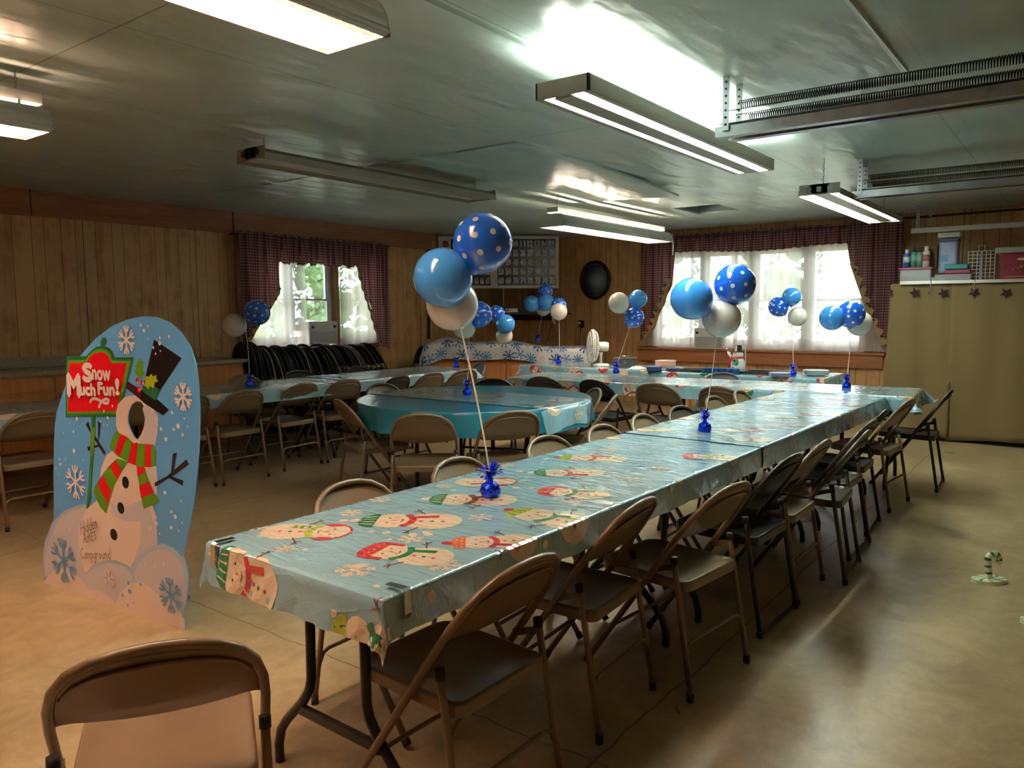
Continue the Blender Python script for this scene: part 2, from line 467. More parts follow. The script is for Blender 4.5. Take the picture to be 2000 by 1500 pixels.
    def sphere(s, c, r, n=16, mi=0, sc=(1, 1, 1)):
        prof = [(math.sin(PI * i / (n // 2)) * r, -math.cos(PI * i / (n // 2)) * r * sc[2]) for i in range(n // 2 + 1)]
        prof[0] = (1e-5, prof[0][1]); prof[-1] = (1e-5, prof[-1][1])
        return s.lathe(prof, n, c, mi=mi, squash=(sc[0], sc[1]))
    def build(s, name, mats, parent=None, bevel=0.0, solid=0.0, loc=None):
        me = bpy.data.meshes.new(name)
        me.from_pydata(s.v, [], s.f)
        if not isinstance(mats, (list, tuple)): mats = [mats]
        for m in mats: me.materials.append(m)
        me.polygons.foreach_set('material_index', s.m)
        me.polygons.foreach_set('use_smooth', s.s)
        me.update()
        o = bpy.data.objects.new(name, me); COL.objects.link(o)
        if bevel:
            md = o.modifiers.new('bevel', 'BEVEL'); md.width = bevel; md.segments = 2; md.limit_method = 'ANGLE'; md.angle_limit = R(50)
        if solid:
            md = o.modifiers.new('solid', 'SOLIDIFY'); md.thickness = solid; md.offset = -1
        if parent is not None: o.parent = parent
        if loc is not None: o.location = loc
        return o

def tag(o, label=None, cat=None, group=None, kind=None):
    if label: o['label'] = label
    if cat: o['category'] = cat
    if group: o['group'] = group
    if kind: o['kind'] = kind
    return o
def thing(name, label, cat, loc=(0, 0, 0), rz=0.0, group=None):
    o = bpy.data.objects.new(name, None); COL.objects.link(o)
    o.location = loc; o.rotation_euler = (0, 0, rz); o.empty_display_size = 0.1
    return tag(o, label, cat, group)
def struct(name, mb, m, bevel=0.0):
    return tag(mb.build(name, m, bevel=bevel), kind='structure')
KIDS = {}
def copy_tree(o, parent=None):
    c = o.copy(); COL.objects.link(c)
    if parent is not None: c.parent = parent
    for k in o.children: copy_tree(k, c)
    return c
def dup(root, loc, rz, label, group=None, rot=None):
    c = root.copy(); COL.objects.link(c)
    for k in list(root.children): copy_tree(k, c)
    c.location = loc
    c.rotation_euler = rot if rot else (0, 0, rz)
    c['label'] = label
    if group: c['group'] = group
    return c

_txt = {}
def text_geo(s, bold=0.0):
    key = (s, bold)
    if key in _txt: return _txt[key]
    cu = bpy.data.curves.new('t', 'FONT'); cu.body = s; cu.size = 1.0; cu.offset = bold; cu.resolution_u = 3
    ob = bpy.data.objects.new('t', cu); COL.objects.link(ob)
    dg = bpy.context.evaluated_depsgraph_get()
    me = bpy.data.meshes.new_from_object(ob.evaluated_get(dg))
    vs = [(v.co.x, v.co.y) for v in me.vertices]; fs = [tuple(p.vertices) for p in me.polygons]
    bpy.data.objects.remove(ob); bpy.data.curves.remove(cu); bpy.data.meshes.remove(me)
    _txt[key] = (vs, fs)
    return vs, fs
def add_text(mb, s, box, fn, mi, bold=0.0):
    """fit text s in box (x0,y0,x1,y1), map with fn(x,y)"""
    vs, fs = text_geo(s)
    xs = [v[0] for v in vs]; ys = [v[1] for v in vs]
    ax, bx, ay, by = min(xs), max(xs), min(ys), max(ys)
    x0, y0, x1, y1 = box
    w, h = x1 - x0, y1 - y0
    for k, (sx, sy) in enumerate(((0, 0), (1, 0), (-1, 0), (0, 1), (0, -1)) if bold else ((0, 0),)):
        b = bold * min(w, h)
        P = [fn(x0 + b + (v[0] - ax) / (bx - ax) * (w - 2 * b) + sx * b, y0 + b + (v[1] - ay) / (by - ay) * (h - 2 * b) + sy * b, k) for v in vs]
        mb.add(P, fs, mi)

# ------------------------------------------------------------------ printed cloth surfaces
def clip_axis(poly, ax, c, keep_less):
    out = []
    n = len(poly)
    for i in range(n):
        a, b = poly[i], poly[(i + 1) % n]
        ia = (a[ax] <= c) if keep_less else (a[ax] >= c)
        ib = (b[ax] <= c) if keep_less else (b[ax] >= c)
        if ia: out.append(a)
        if ia != ib:
            t = (c - a[ax]) / (b[ax] - a[ax])
            p = [a[0] + (b[0] - a[0]) * t, a[1] + (b[1] - a[1]) * t]; p[ax] = c
            out.append(tuple(p))
    return out
class Surf:
    """a sheet given by pos(u,v); prints follow its cells"""
    def __init__(s, us, vs, pos, flip=1):
        s.us, s.vs, s.flip = us, vs, flip
        s.P = [[Vector(pos(u, v)) for v in vs] for u in us]
        s.mb = MB()
        nu, nv = len(us), len(vs)
        s.mb.v = [tuple(s.P[i][j]) for i in range(nu) for j in range(nv)]
        for i in range(nu - 1):
            for j in range(nv - 1):
                s.mb.f.append((i * nv + j, (i + 1) * nv + j, (i + 1) * nv + j + 1, i * nv + j + 1)); s.mb.m.append(0); s.mb.s.append(True)
    def print_poly(s, poly, mi, off=0.0008):
        import bisect
        xs = [p[0] for p in poly]; ys = [p[1] for p in poly]
        i0 = max(0, bisect.bisect_right(s.us, min(xs)) - 1); i1 = min(len(s.us) - 2, bisect.bisect_left(s.us, max(xs)))
        j0 = max(0, bisect.bisect_right(s.vs, min(ys)) - 1); j1 = min(len(s.vs) - 2, bisect.bisect_left(s.vs, max(ys)))
        for i in range(i0, i1 + 1):
            pi = clip_axis(clip_axis(poly, 0, s.us[i], False), 0, s.us[i + 1], True)
            if len(pi) < 3: continue
            for j in range(j0, j1 + 1):
                q = clip_axis(clip_axis(pi, 1, s.vs[j], False), 1, s.vs[j + 1], True)
                if len(q) < 3: continue
                a, b, c, d = s.P[i][j], s.P[i + 1][j], s.P[i + 1][j + 1], s.P[i][j + 1]
                nrm = (c - a).cross(d - b)
                if nrm.length < 1e-9: continue
                nrm.normalize(); nrm *= s.flip
                oo = off if abs(nrm.z) > .98 else off * 2.2
                du = s.us[i + 1] - s.us[i]; dv = s.vs[j + 1] - s.vs[j]
                vs = []
                for (u, v) in q:
                    fu = (u - s.us[i]) / du; fv = (v - s.vs[j]) / dv
                    vs.append(a * (1 - fu) * (1 - fv) + b * fu * (1 - fv) + c * fu * fv + d * (1 - fu) * fv + nrm * oo)
                s.mb.add(vs, [tuple(range(len(vs)))], mi, False)
def ell(cx, cy, rx, ry, ang=0, n=16):
    c, q = math.cos(ang), math.sin(ang)
    return [(cx + rx * math.cos(2 * PI * k / n) * c - ry * math.sin(2 * PI * k / n) * q, cy + rx * math.cos(2 * PI * k / n) * q + ry * math.sin(2 * PI * k / n) * c) for k in range(n)]
def seg(a, b, w0, w1=None):
    w1 = w0 if w1 is None else w1
    dx, dy = b[0] - a[0], b[1] - a[1]; L = math.hypot(dx, dy) or 1e-6
    nx, ny = -dy / L, dx / L
    return [(a[0] + nx * w0, a[1] + ny * w0), (a[0] - nx * w0, a[1] - ny * w0), (b[0] - nx * w1, b[1] - ny * w1), (b[0] + nx * w1, b[1] + ny * w1)]
# palette slots of printed cloth: 0 base, 1 cream, 2 red, 3 green, 4 lime, 5 twig, 6 black, 7 orange, 8 blush
PRINT = [('print_base', (0.26, 0.47, 0.58)), ('print_cream', (0.76, 0.64, 0.49)), ('print_red', (0.58, 0.045, 0.06)), ('print_green', (0.02, 0.20, 0.085)),
         ('print_lime', (0.46, 0.56, 0.06)), ('print_twig', (0.25, 0.05, 0.05)), ('print_black', (0.02, 0.02, 0.02)), ('print_orange', (0.72, 0.17, 0.07)), ('print_blush', (0.75, 0.45, 0.36))]
PRINT_M = [film(n, c, 0.11, 0.9, (12.0, 2.8, 6.0)) for n, c in PRINT]
def snowman(S, head, foot, hat=2, scarf=2, style=0, flip=1, full=True):
    """printed snowman from hat tip `head` to base `foot` (cloth coordinates)"""
    dx, dy = foot[0] - head[0], foot[1] - head[1]; L = math.hypot(dx, dy); ex, ey = dx / L, dy / L
    T = lambda x, y: (head[0] + (ex * x - ey * y * flip) * L, head[1] + (ey * x + ex * y * flip) * L)
    P = lambda pts, mi, o=0.0008: S.print_poly([T(*p) for p in pts], mi, o)
    P(ell(0.72, 0, 0.28, 0.27), 1)
    P(ell(0.34, 0, 0.20, 0.235), 1, 0.0009)
    o = 0.0012
    if style == 0:      # knitted cap with a pompom
        P([(0.20, -0.23), (0.20, 0.23), (0.13, 0.21), (0.06, 0.14), (0.03, 0.0), (0.06, -0.14), (0.13, -0.21)], hat, o)
        P(ell(0.0, 0.0, 0.06, 0.06), 1 if hat == 3 else 2, o)
        if full:
            if hat == 4 or hat == 3:
                for y in (-0.14, -0.05, 0.04, 0.13): P(seg((0.07, y * 0.8), (0.19, y), 0.008), 3 if hat == 4 else 1, o + 0.0003)
            else:
                for x, y in ((0.09, 0.02), (0.1, 0.11), (0.1, -0.09), (0.16, 0.06), (0.16, -0.05), (0.16, 0.16), (0.16, -0.15)): P(ell(x, y, 0.014, 0.014, n=8), 1, o + 0.0003)
    elif style == 1:    # ear muffs
        P(ell(0.34, 0.22, 0.10, 0.05), 2, o); P(ell(0.34, -0.22, 0.10, 0.05), 2, o)
        for k in range(8):
            a0, a1 = PI / 2 + PI * k / 8, PI / 2 + PI * (k + 1) / 8
            P(seg((0.34 + 0.21 * math.cos(a0), 0.235 * math.sin(a0)), (0.34 + 0.21 * math.cos(a1), 0.235 * math.sin(a1)), 0.012), 2, o)
    else:               # wide brimmed woolly hat with flaps
        P([(0.24, -0.26), (0.24, 0.26), (0.14, 0.25), (0.07, 0.15), (0.05, 0), (0.07, -0.15), (0.14, -0.25)], 2, o)
        P([(0.24, -0.26), (0.38, -0.25), (0.38, -0.19), (0.24, -0.18)], 2, o); P([(0.24, 0.26), (0.38, 0.25), (0.38, 0.19), (0.24, 0.18)], 2, o)
        for y in (-0.18, -0.09, 0, 0.09, 0.18): P(ell(0.17, y, 0.014, 0.014, n=8), 1, o + 0.0003)
    if full:
        P(ell(0.31, -0.08, 0.014, 0.014, n=8), 6, o); P(ell(0.31, 0.08, 0.014, 0.014, n=8), 6, o)
        P([(0.33, -0.018), (0.35, 0.018), (0.42, -0.01)], 7, o)
        P(ell(0.38, -0.13, 0.022, 0.022, n=8), 8, o); P(ell(0.38, 0.13, 0.022, 0.022, n=8), 8, o)
        P(seg((0.43, -0.05), (0.45, 0.0), 0.006), 5, o); P(seg((0.45, 0.0), (0.43, 0.05), 0.006), 5, o)
    # scarf
    for a, b in (((0.46, -0.20), (0.52, -0.10)), ((0.52, -0.10), (0.54, 0.0)), ((0.54, 0.0), (0.52, 0.10)), ((0.52, 0.10), (0.46, 0.20))): P(seg(a, b, 0.035), scarf, o)
    P([(0.50, 0.06), (0.54, 0.14), (0.76, 0.19), (0.77, 0.11)], scarf, o + 0.0002)
    if full and scarf == 4:
        for x in (0.58, 0.65, 0.72): P(seg((x, 0.09), (x, 0.18), 0.012), 3, o + 0.0004)
    for x, c in ((0.62, 2), (0.72, 3), (0.82, 2)): P(ell(x, -0.02, 0.022, 0.022, n=8), c, o)
    for sg in (-1, 1):
        P(seg((0.62, 0.22 * sg), (0.52, 0.40 * sg), 0.008), 5, o)
        if full: P(seg((0.56, 0.33 * sg), (0.50, 0.32 * sg), 0.006), 5, o); P(seg((0.55, 0.35 * sg), (0.57, 0.42 * sg), 0.006), 5, o)
def flake(S, c, r, ang=0.0, mi=1, n=6, w=0.1):
    for k in range(n):
        a = ang + 2 * PI * k / n
        d = (math.cos(a), math.sin(a))
        S.print_poly(seg(c, (c[0] + d[0] * r, c[1] + d[1] * r), r * w * 1.3, r * w * 0.7), mi, 0.0009)
        for f, l in ((0.5, 0.38), (0.78, 0.26)):
            b = (c[0] + d[0] * r * f, c[1] + d[1] * r * f)
            for sg in (-1, 1):
                a2 = a + sg * 0.9
                S.print_poly(seg(b, (b[0] + math.cos(a2) * r * l, b[1] + math.sin(a2) * r * l), r * w * 0.8), mi, 0.001)
def dots(S, u0, u1, v0, v1, n, seed, avoid=(), r=(0.006, 0.017)):
    rd = random.Random(seed)
    for _ in range(n):
        u, v = rd.uniform(u0, u1), rd.uniform(v0, v1)
        if any(math.hypot(u - a[0], v - a[1]) < a[2] for a in avoid): continue
        S.print_poly(ell(u, v, *(2 * (rd.uniform(*r),)), n=10), 1)
def fill_print(S, u0, u1, v0, v1, seed, full=False, skip=None):
    """repeat pattern: snowmen and snowflakes scattered on a jittered lattice"""
    rd = random.Random(seed)
    pu, pv = 0.31, 0.30; k = 0
    i = 0
    u = u0 + 0.1
    while u < u1:
        j = 0
        v = v0 + (0.05 if i % 2 else 0.19)
        while v < v1:
            cu, cv = u + rd.uniform(-.03, .03), v + rd.uniform(-.03, .03)
            if not (skip and skip(cu, cv)):
                if (i + j) % 2 == 0:
                    a = rd.choice([-0.95, -0.75, 0.3, 2.2, 2.4, -1.2]); c, s_ = math.cos(a), math.sin(a)
                    h = (cu - c * .13, cv - s_ * .13); f = (cu + c * .13, cv + s_ * .13)
                    st = k % 3
                    snowman(S, h, f, hat=(3, 4, 2)[k % 3], scarf=(2, 4, 3, 2)[k % 4], style=st, full=full); k += 1
                else:
                    flake(S, (cu, cv), rd.uniform(0.045, 0.06), rd.random())
            v += pv; j += 1
        u += pu; i += 1
    dots(S, u0, u1, v0, v1, int((u1 - u0) * (v1 - v0) * 22), seed + 5)
def steps(a, b, g, extra=()):
    n = max(1, int(math.ceil((b - a) / g)))
    L = [a + (b - a) * i / n for i in range(n + 1)] + [e for e in extra if a < e < b]
    L = sorted(L); out = [L[0]]
    for x in L[1:]:
        if x - out[-1] > 0.0015: out.append(x)
    return out
def drape(L, W, u0, u1, v0, v1, g=0.045, lift=0.0, seed=0, wave=0.12, endflare=0.25):
    """cover on a table L x W (local, top at z=0): spans u0..u1, v0..v1, hanging over the edges"""
    rd = random.Random(seed); ph = [rd.uniform(0, 6.28) for _ in range(4)]
    rr = 0.008
    def pos(u, v):
        cu, cv = min(max(u, 0), L), min(max(v, 0), W)
        du, dv = u - cu, v - cv
        r = math.hypot(du, dv)
        if r < 1e-9:
            z = 0.0012 * math.sin(u * 9 + ph[0]) * math.sin(v * 13 + ph[1]) + 0.0012
            return (u, v, z + lift)
        nx, ny = du / r, dv / r
        both = abs(nx * ny) * 2
        sp = (u * 1.0 + v * 1.3)
        fl = 0.05 + both * endflare + wave * 0.5 * (1 + math.sin(sp * 21 + ph[2])) * min(1, r / 0.1) * 0.8 + wave * 0.4 * math.sin(sp * 47 + ph[3])
        q = max(0.0, r - rr)
        out = 0.006 + lift + min(r, rr) * 0.7 + q * fl
        z = -(min(r, rr) * 0.5) - q * math.sqrt(max(0.2, 1 - min(fl, .85) ** 2))
        return (cu + nx * out, cv + ny * out, z + lift + 0.001)
    us = steps(u0, u1, g, (-rr, 0.0, L, L + rr)); vs = steps(v0, v1, g, (-rr, 0.0, W, W + rr))
    return Surf(us, vs, pos)

# ------------------------------------------------------------------ room shell
HC = 2.60; XB = 10.66; YL = 8.16; YR = -1.10; XR = -2.60
def wall_with_holes(name, axis, c, a0, a1, holes, m, thick=0.14, sign=1):
    """wall plane at coordinate c (axis 0: x=c runs along y; axis 1: y=c runs along x)"""
    mb = MB()
    def piece(p0, p1, z0, z1):
        if p1 - p0 < 1e-4 or z1 - z0 < 1e-4: return
        if axis == 0: mb.box2((c, p0, z0), (c + sign * thick, p1, z1))
        else: mb.box2((p0, c, z0), (p1, c + sign * thick, z1))
    cur = a0
    for (h0, h1, z0, z1) in sorted(holes):
        piece(cur, h0, 0, HC); piece(h0, h1, 0, z0); piece(h0, h1, z1, HC); cur = h1
    piece(cur, a1, 0, HC)
    return struct(name, mb, m)
struct('floor', MB().box2((XR, YR, -0.12), (XB + .14, YL + .14, 0)), M_FLOOR)
# ceiling with the open access hatch
cb = MB()
hx0, hx1, hy0, hy1 = 8.38, 9.12, 3.38, 3.93
cb.box2((XR, YR, HC), (hx0, YL + .14, HC + .02)); cb.box2((hx1, YR, HC), (XB + .14, YL + .14, HC + .02))
cb.box2((hx0, YR, HC), (hx1, hy0, HC + .02)); cb.box2((hx0, hy1, HC), (hx1, YL + .14, HC + .02))
struct('ceiling', cb, M_CEIL)
hb = MB()
hb.box2((hx0 - .02, hy0 - .02, HC + .02), (hx0, hy1 + .02, HC + .26)); hb.box2((hx1, hy0 - .02, HC + .02), (hx1 + .02, hy1 + .02, HC + .26))
hb.box2((hx0, hy0 - .02, HC + .02), (hx1, hy0, HC + .26)); hb.box2((hx0, hy1, HC + .02), (hx1, hy1 + .02, HC + .26))
struct('trim_1', hb, mat('raw_green_board', (0.20, 0.25, 0.23), 0.6))
struct('trim_2', MB().box2((XR, YR, HC + .26), (XB + .14, YL + .14, HC + .30)), M_DARK)
# ceiling sheets that have come loose: thin green lips along the seams
cs = MB()
def lip(x0, x1, y, d0, d1, h=0.035):
    cs.add([(x0, y, HC), (x1, y, HC), (x1, y, HC - d1), (x0, y, HC - d0), (x0, y + h, HC), (x1, y + h, HC), (x1, y + h, HC - .003), (x0, y + h, HC - .003)],
           [(0, 1, 2, 3), (3, 2, 6, 7), (0, 3, 7, 4), (1, 5, 6, 2)])
lip(2.1, 4.3, 2.035, 0.022, 0.006); lip(3.0, 4.33, 0.775, 0.03, 0.012, .03); lip(0.5, 2.0, 2.035, 0.012, 0.02)
lip(4.9, 6.6, 6.9, 0.004, 0.02)
struct('trim_3', cs, M_CEIL)
sg = MB()   # sheet hanging down at its far corner
def sag(u, v):
    x = 4.40 + u * 2.64; y = 3.24 + v * 4.3
    d = 0.006 + 0.075 * (u ** 2.2) * max(0, 1 - v * 1.6) ** 1.5
    return (x, y, HC - d)
U = [i / 16 for i in range(17)]; V = [j / 20 for j in range(21)]
sg.grid(U, V, sag)
for i in range(16):
    a, b = sag(U[i], 0), sag(U[i + 1], 0); sg.add([a, b, (b[0], b[1], b[2] + .02 if b[2] + .02 < HC else HC), (a[0], a[1], min(HC, a[2] + .02))], [(0, 1, 2, 3)])
for j in range(20):
    a, b = sag(1, V[j]), sag(1, V[j + 1]); sg.add([a, b, (b[0], b[1], min(HC, b[2] + .012)), (a[0], a[1], min(HC, a[2] + .012))], [(0, 1, 2, 3)])
struct('trim_4', sg, M_CEIL)

LW = (5.50, 7.64, 0.98, 2.16)       # left wall window: x0,x1,z0,z1
BW = (2.30, 5.25, 0.86, 2.26)      # back wall window: y0,y1,z0,z1
wall_with_holes('wall_left', 1, YL, XR, XB + .14, [(LW[0], LW[1], LW[2], LW[3])], M_WALLX)
wall_with_holes('wall_back', 0, XB, YR, YL, [(BW[0], BW[1], BW[2], BW[3])], M_WALLY)
wall_with_holes('wall_right', 1, YR, XR, XB + .14, [], M_WALLX, sign=-1)
wall_with_holes('wall_front', 0, XR, YR, YL, [], M_WALLY, sign=-1)
# upper boards and trims
ub = MB(); ub.box2((XR, YL - .045, 2.355), (5.36, YL, HC)); struct('trim_5', ub, M_REDWOOD, .004)
ub = MB(); ub.box2((5.37, YL - .06, 2.36), (8.78, YL, HC)); struct('trim_6', ub, wood('board_over_window', (0.27, 0.12, 0.05), (0.37, 0.18, 0.08), (0.7, 0.7, 9)), .004)
struct('trim_7', MB().box2((3.20, YL - .05, 2.355), (3.206, YL - .044, HC)), M_DARK)
struct('trim_8', MB().box2((5.40, YL - .03, 0.9), (5.50, YL, 2.36)), M_TRIM, .003)
struct('trim_9', MB().box2((8.72, YL - .03, 1.0), (8.745, YL, 2.36)), mat('dark_conduit', (.03, .025, .02), .5))
struct('trim_10', MB().box2((XB - .05, 1.95, 2.40), (XB, 5.45, 2.52)), M_TRIM, .004)

def window_left():
    m = MB(); x0, x1, z0, z1 = LW
    xm = 6.92
    y = YL + .05
    def frame(a, b, zz0, zz1, t=.05, d=.05, yy=y):
        m.box2((a, yy, zz0), (a + t, yy + d, zz1)); m.box2((b - t, yy, zz0), (b, yy + d, zz1))
        m.box2((a + t, yy, zz0), (b - t, yy + d, zz0 + t)); m.box2((a + t, yy, zz1 - t), (b - t, yy + d, zz1))
    g = MB()
    for a, b, zz in ((x0 + .01, 6.20, z0), (6.20, xm - .035, z0 + .2), (xm + .035, x1 - .01, z0)):
        frame(a, b, zz, z1); frame(a + .05, b - .05, zz + .05, 1.60, .03, .03, y - .005); frame(a + .05, b - .05, 1.57, z1 - .05, .03, .03, y + .02)
        g.box2((a + .06, y + .02, zz + .06), (b - .06, y + .024, z1 - .06))
    w = struct('window_1', m, M_VINYL)
    g.build('window_pane', M_GLASS, w)
    t = MB(); t.box2((xm - .035, YL - .03, z0), (xm + .035, YL + .06, z1)); t.box2((x0 - .06, YL - .03, z0 - .06), (x1 + .06, YL + .05, z0)); t.box2((x0 - .02, YL - .01, z0), (x0 + .02, YL + .14, z1)); t.box2((x1 - .02, YL - .01, z0), (x1 + .02, YL + .14, z1)); t.box2((x0, YL, z1 - .02), (x1, YL + .14, z1 + .01))
    t.build('window_trim', M_TRIM, w)
window_left()
def window_back():
    m = MB(); y0, y1, z0, z1 = BW; x = XB + .05
    def frame(a, b, zz0, zz1, t=.045, d=.05, xx=x):
        m.box2((xx, a, zz0), (xx + d, a + t, zz1)); m.box2((xx, b - t, zz0), (xx + d, b, zz1))
        m.box2((xx, a + t, zz0), (xx + d, b - t, zz0 + t)); m.box2((xx, a + t, zz1 - t), (xx + d, b - t, zz1))
    n = 4; wdt = (y1 - y0) / n
    for i in range(n):
        a = y0 + wdt * i; frame(a, a + wdt, z0, z1); frame(a + .045, a + wdt - .045, z0 + .045, 1.56, .03, .03, x - .01); frame(a + .045, a + wdt - .045, 1.53, z1 - .045, .03, .03, x + .02)
    w = struct('window_2', m, M_VINYL)
    g = MB()
    for i in range(n): g.box2((x + .02, y0 + wdt * i + .05, z0 + .05), (x + .024, y0 + wdt * (i + 1) - .05, z1 - .05))
    g.build('window_pane', M_GLASS, w)
    t = MB(); t.box2((XB - .07, 2.06, 0.66), (XB, 5.50, 0.845)); t.box2((XB - .10, 2.04, 0.83), (XB + .04, 5.52, 0.862)); t.box2((XB - .03, y1, z0), (XB, y1 + .1, z1)); t.box2((XB - .03, y0 - .1, z0), (XB, y0, z1))
    t.build('window_sill', M_SILL, w, bevel=.004)
window_back()

# ------------------------------------------------------------------ outside
struct('ground', MB().box2((-12, YL + .16, -.35), (40, 45, -.30)).box2((XB + .16, -20, -.35), (40, YL + .15, -.30)), mat('pale_gravel_and_grass', (0.50, 0.52, 0.40), 0.9, noise=.3, nscale=2))
def tree(x, y, h, w, label, m, seed, trunk=True):
    t = thing('tree', label, 'tree', (x, y, -.3), 0, 'trees outside the windows')
    rd = random.Random(seed); mb = MB()
    for k in range(130):
        a = rd.uniform(0, 2 * PI); rr = w * math.sqrt(rd.random()); z = rd.uniform(0.12 * h, h)
        s = rd.uniform(.10, .26)
        mb.lathe([(1e-4, -s), (s * .8, -s * .35), (s, 0.1 * s), (s * .6, s * .6), (1e-4, s * .8)], 7, (rr * math.cos(a), rr * math.sin(a), z), rot=(rd.uniform(-1, 1), rd.uniform(-1, 1), 0), sm=False)
    for k in range(2600):
        a = rd.uniform(0, 2 * PI); rr = w * (0.75 + .35 * rd.random()); z = rd.uniform(0.1 * h, h * 1.05); s = rd.uniform(.05, .13)
        c = Vector((rr * math.cos(a), rr * math.sin(a), z)); d1 = Vector((rd.uniform(-1, 1), rd.uniform(-1, 1), rd.uniform(-1, 1))) * s; d2 = Vector((rd.uniform(-1, 1), rd.uniform(-1, 1), rd.uniform(-1, 1))) * s
        mb.add([c, c + d1, c + d1 + d2, c + d2], [(0, 1, 2, 3)])
    mb.build('crown', m, t)
    if trunk: MB().tube([(0, 0, 0), (.05, 0, h * .4), (0, .06, h * .8)], [.12, .1, .05], 8).build('trunk', mat('bark', (.12, .08, .05), .9), t)
LF1 = leaf_mat('leaves_bright', (0.05, 0.17, 0.012), (0.34, 0.52, 0.12))
LF2 = leaf_mat('leaves_yellow', (0.16, 0.22, 0.02), (0.58, 0.56, 0.12))
LF3 = leaf_mat('leaves_deep', (0.03, 0.08, 0.025), (0.18, 0.28, 0.12))
tree(7.4, 12.4, 2.0, 0.9, 'yellow-green bush low outside the left wall window', LF2, 1)
tree(8.9, 15.2, 5.0, 1.9, 'bright green tree filling the upper panes of the left wall window', LF1, 2)
tree(11.8, 14.6, 4.2, 1.6, 'pale green tree seen through the right sheer of the left wall window', LF3, 3)
tree(19.5, 7.4, 5.6, 2.0, 'shaded green tree outside the wide back window', LF3, 4)
tree(21.5, 0.8, 5.4, 2.4, 'green tree outside the right end of the wide back window', LF1, 5)

# ------------------------------------------------------------------ curtains
def wv(s, seed, amp=.018, f=(46, 71, 23)):
    return amp * (math.sin(s * f[0] + seed) * .6 + math.sin(s * f[1] + seed * 2.1) * .35 + math.sin(s * f[2] + seed * .7) * .5)
def curtain_mb(a0, a1, ztop, zbot, amp, seed, P, n_per=90, nz=10, taper=.35):
    """hanging cloth from a0..a1; zbot is fn(a); P(a, off, z) places it"""
    mb = MB(); N = max(8, int(abs(a1 - a0) * n_per))
    us = [a0 + (a1 - a0) * i / N for i in range(N + 1)]; ts = [j / nz for j in range(nz + 1)]
    mb.grid(us, ts, lambda a, t: P(a, wv(a, seed, amp) * (taper + (1 - taper) * t) + .006 * math.sin(a * 140 + seed) * (1 - t), ztop(a) + (zbot(a) - ztop(a)) * t))
    return mb
PL = lambda a, o, z: (a, YL - .16 - o, z)            # along the left wall
PLs = lambda a, o, z: (a, YL - .09 - o, z)
PB = lambda a, o, z: (XB - .18 - o, a, z)            # along the back wall
PBs = lambda a, o, z: (XB - .10 - o, a, z)
def interp(pts):
    def f(a):
        if a <= pts[0][0]: return pts[0][1]
        for (x0, y0), (x1, y1) in zip(pts, pts[1:]):
            if a <= x1: return y0 + (y1 - y0) * (a - x0) / (x1 - x0)
        return pts[-1][1]
    return f
def ruffle(pts, P, parent, name, wd=.075):
    """tan star-printed ruffle along the slanted edge of a swag"""
    mb = MB(); n = 40
    f = [Vector((p[0], p[1])) for p in pts]
    L = [0]
    for a, b in zip(f, f[1:]): L.append(L[-1] + (b - a).length)
    def at(s):
        for i in range(len(f) - 1):
            if s <= L[i + 1] or i == len(f) - 2:
                return f[i] + (f[i + 1] - f[i]) * ((s - L[i]) / (L[i + 1] - L[i]))
    cx = (f[0] + f[-1]) / 2
    prev = None; rows = []
    for i in range(n + 1):
        s = L[-1] * i / n; p = at(s); q = at(min(L[-1], s + .01)); r = at(max(0, s - .01)); d = (q - r).normalized()
        nrm = Vector((-d.y, d.x))
        w = wd * (.75 + .35 * math.sin(i * 1.25))
        rows.append((P(p.x, .02, p.y), P(p.x + nrm.x * w, .045 + .02 * math.sin(i * 1.25), p.y + nrm.y * w)))
    mb.add([v for r in rows for v in r], [(2 * i, 2 * i + 1, 2 * i + 3, 2 * i + 2) for i in range(n)], 0, True)
    for i in range(4, n, 8):
        p = at(L[-1] * i / n); d = (at(min(L[-1], L[-1] * i / n + .01)) - p).normalized(); nrm = Vector((-d.y, d.x)); c = p + nrm * wd * .55
        pts5 = []
        for k in range(10):
            rr = .024 if k % 2 == 0 else .010; th = PI / 2 + k * PI / 5
            pts5.append(P(c.x + rr * math.cos(th), .075, c.y + rr * math.sin(th)))
        mb.add(pts5, [tuple(range(10))], 1)
    return mb.build(name, [M_LINING, M_STAR], parent)
def rod(P, a0, a1, z, parent):
    m = MB().tube([P(a0, .0, z), P(a1, .0, z)], .010, 8)
    m.sphere(P(a0, 0, z), .02, 10); m.sphere(P(a1, 0, z), .02, 10)
    for a in (a0 + .05, a1 - .05):
        p = Vector(P(a, 0, z)); w = Vector(P(a, -.15, z)); m.tube([p, w], .007, 6)
    return m.build('curtain_rod', mat('dark_rod', (.03, .02, .02), .4), parent)
# left window set
zt = lambda a: 2.365 + .012 * math.sin(a * 60)
g = thing('plaid_valance', 'maroon plaid gathered valance across the left wall window', 'curtain', (6.6, YL - .16, 2.3), 0)
def to_local(o, ch):
    ch.location = -Vector(o.location)
vb = curtain_mb(5.87, 7.20, zt, lambda a: 2.025 + .015 * math.sin(a * 31) + .008 * math.sin(a * 90), .022, 1.3, PL).build('valance', M_PLAID, g); to_local(g, vb)
rb = rod(PL, 5.28, 7.76, 2.335, g); to_local(g, rb)
swl = interp([(5.34, 1.02), (5.46, 1.12), (5.52, 1.22), (5.72, 1.46), (5.86, 1.66), (5.90, 1.72)])
g = thing('plaid_swag_curtain', 'maroon plaid side curtain left of the left wall window', 'curtain', (5.7, YL - .2, 2.3), 0)
c_ = curtain_mb(5.34, 5.88, zt, swl, .026, 2.2, lambda a, o, z: (a, YL - .19 - o, z)).build('curtain_panel', M_PLAID, g); to_local(g, c_)
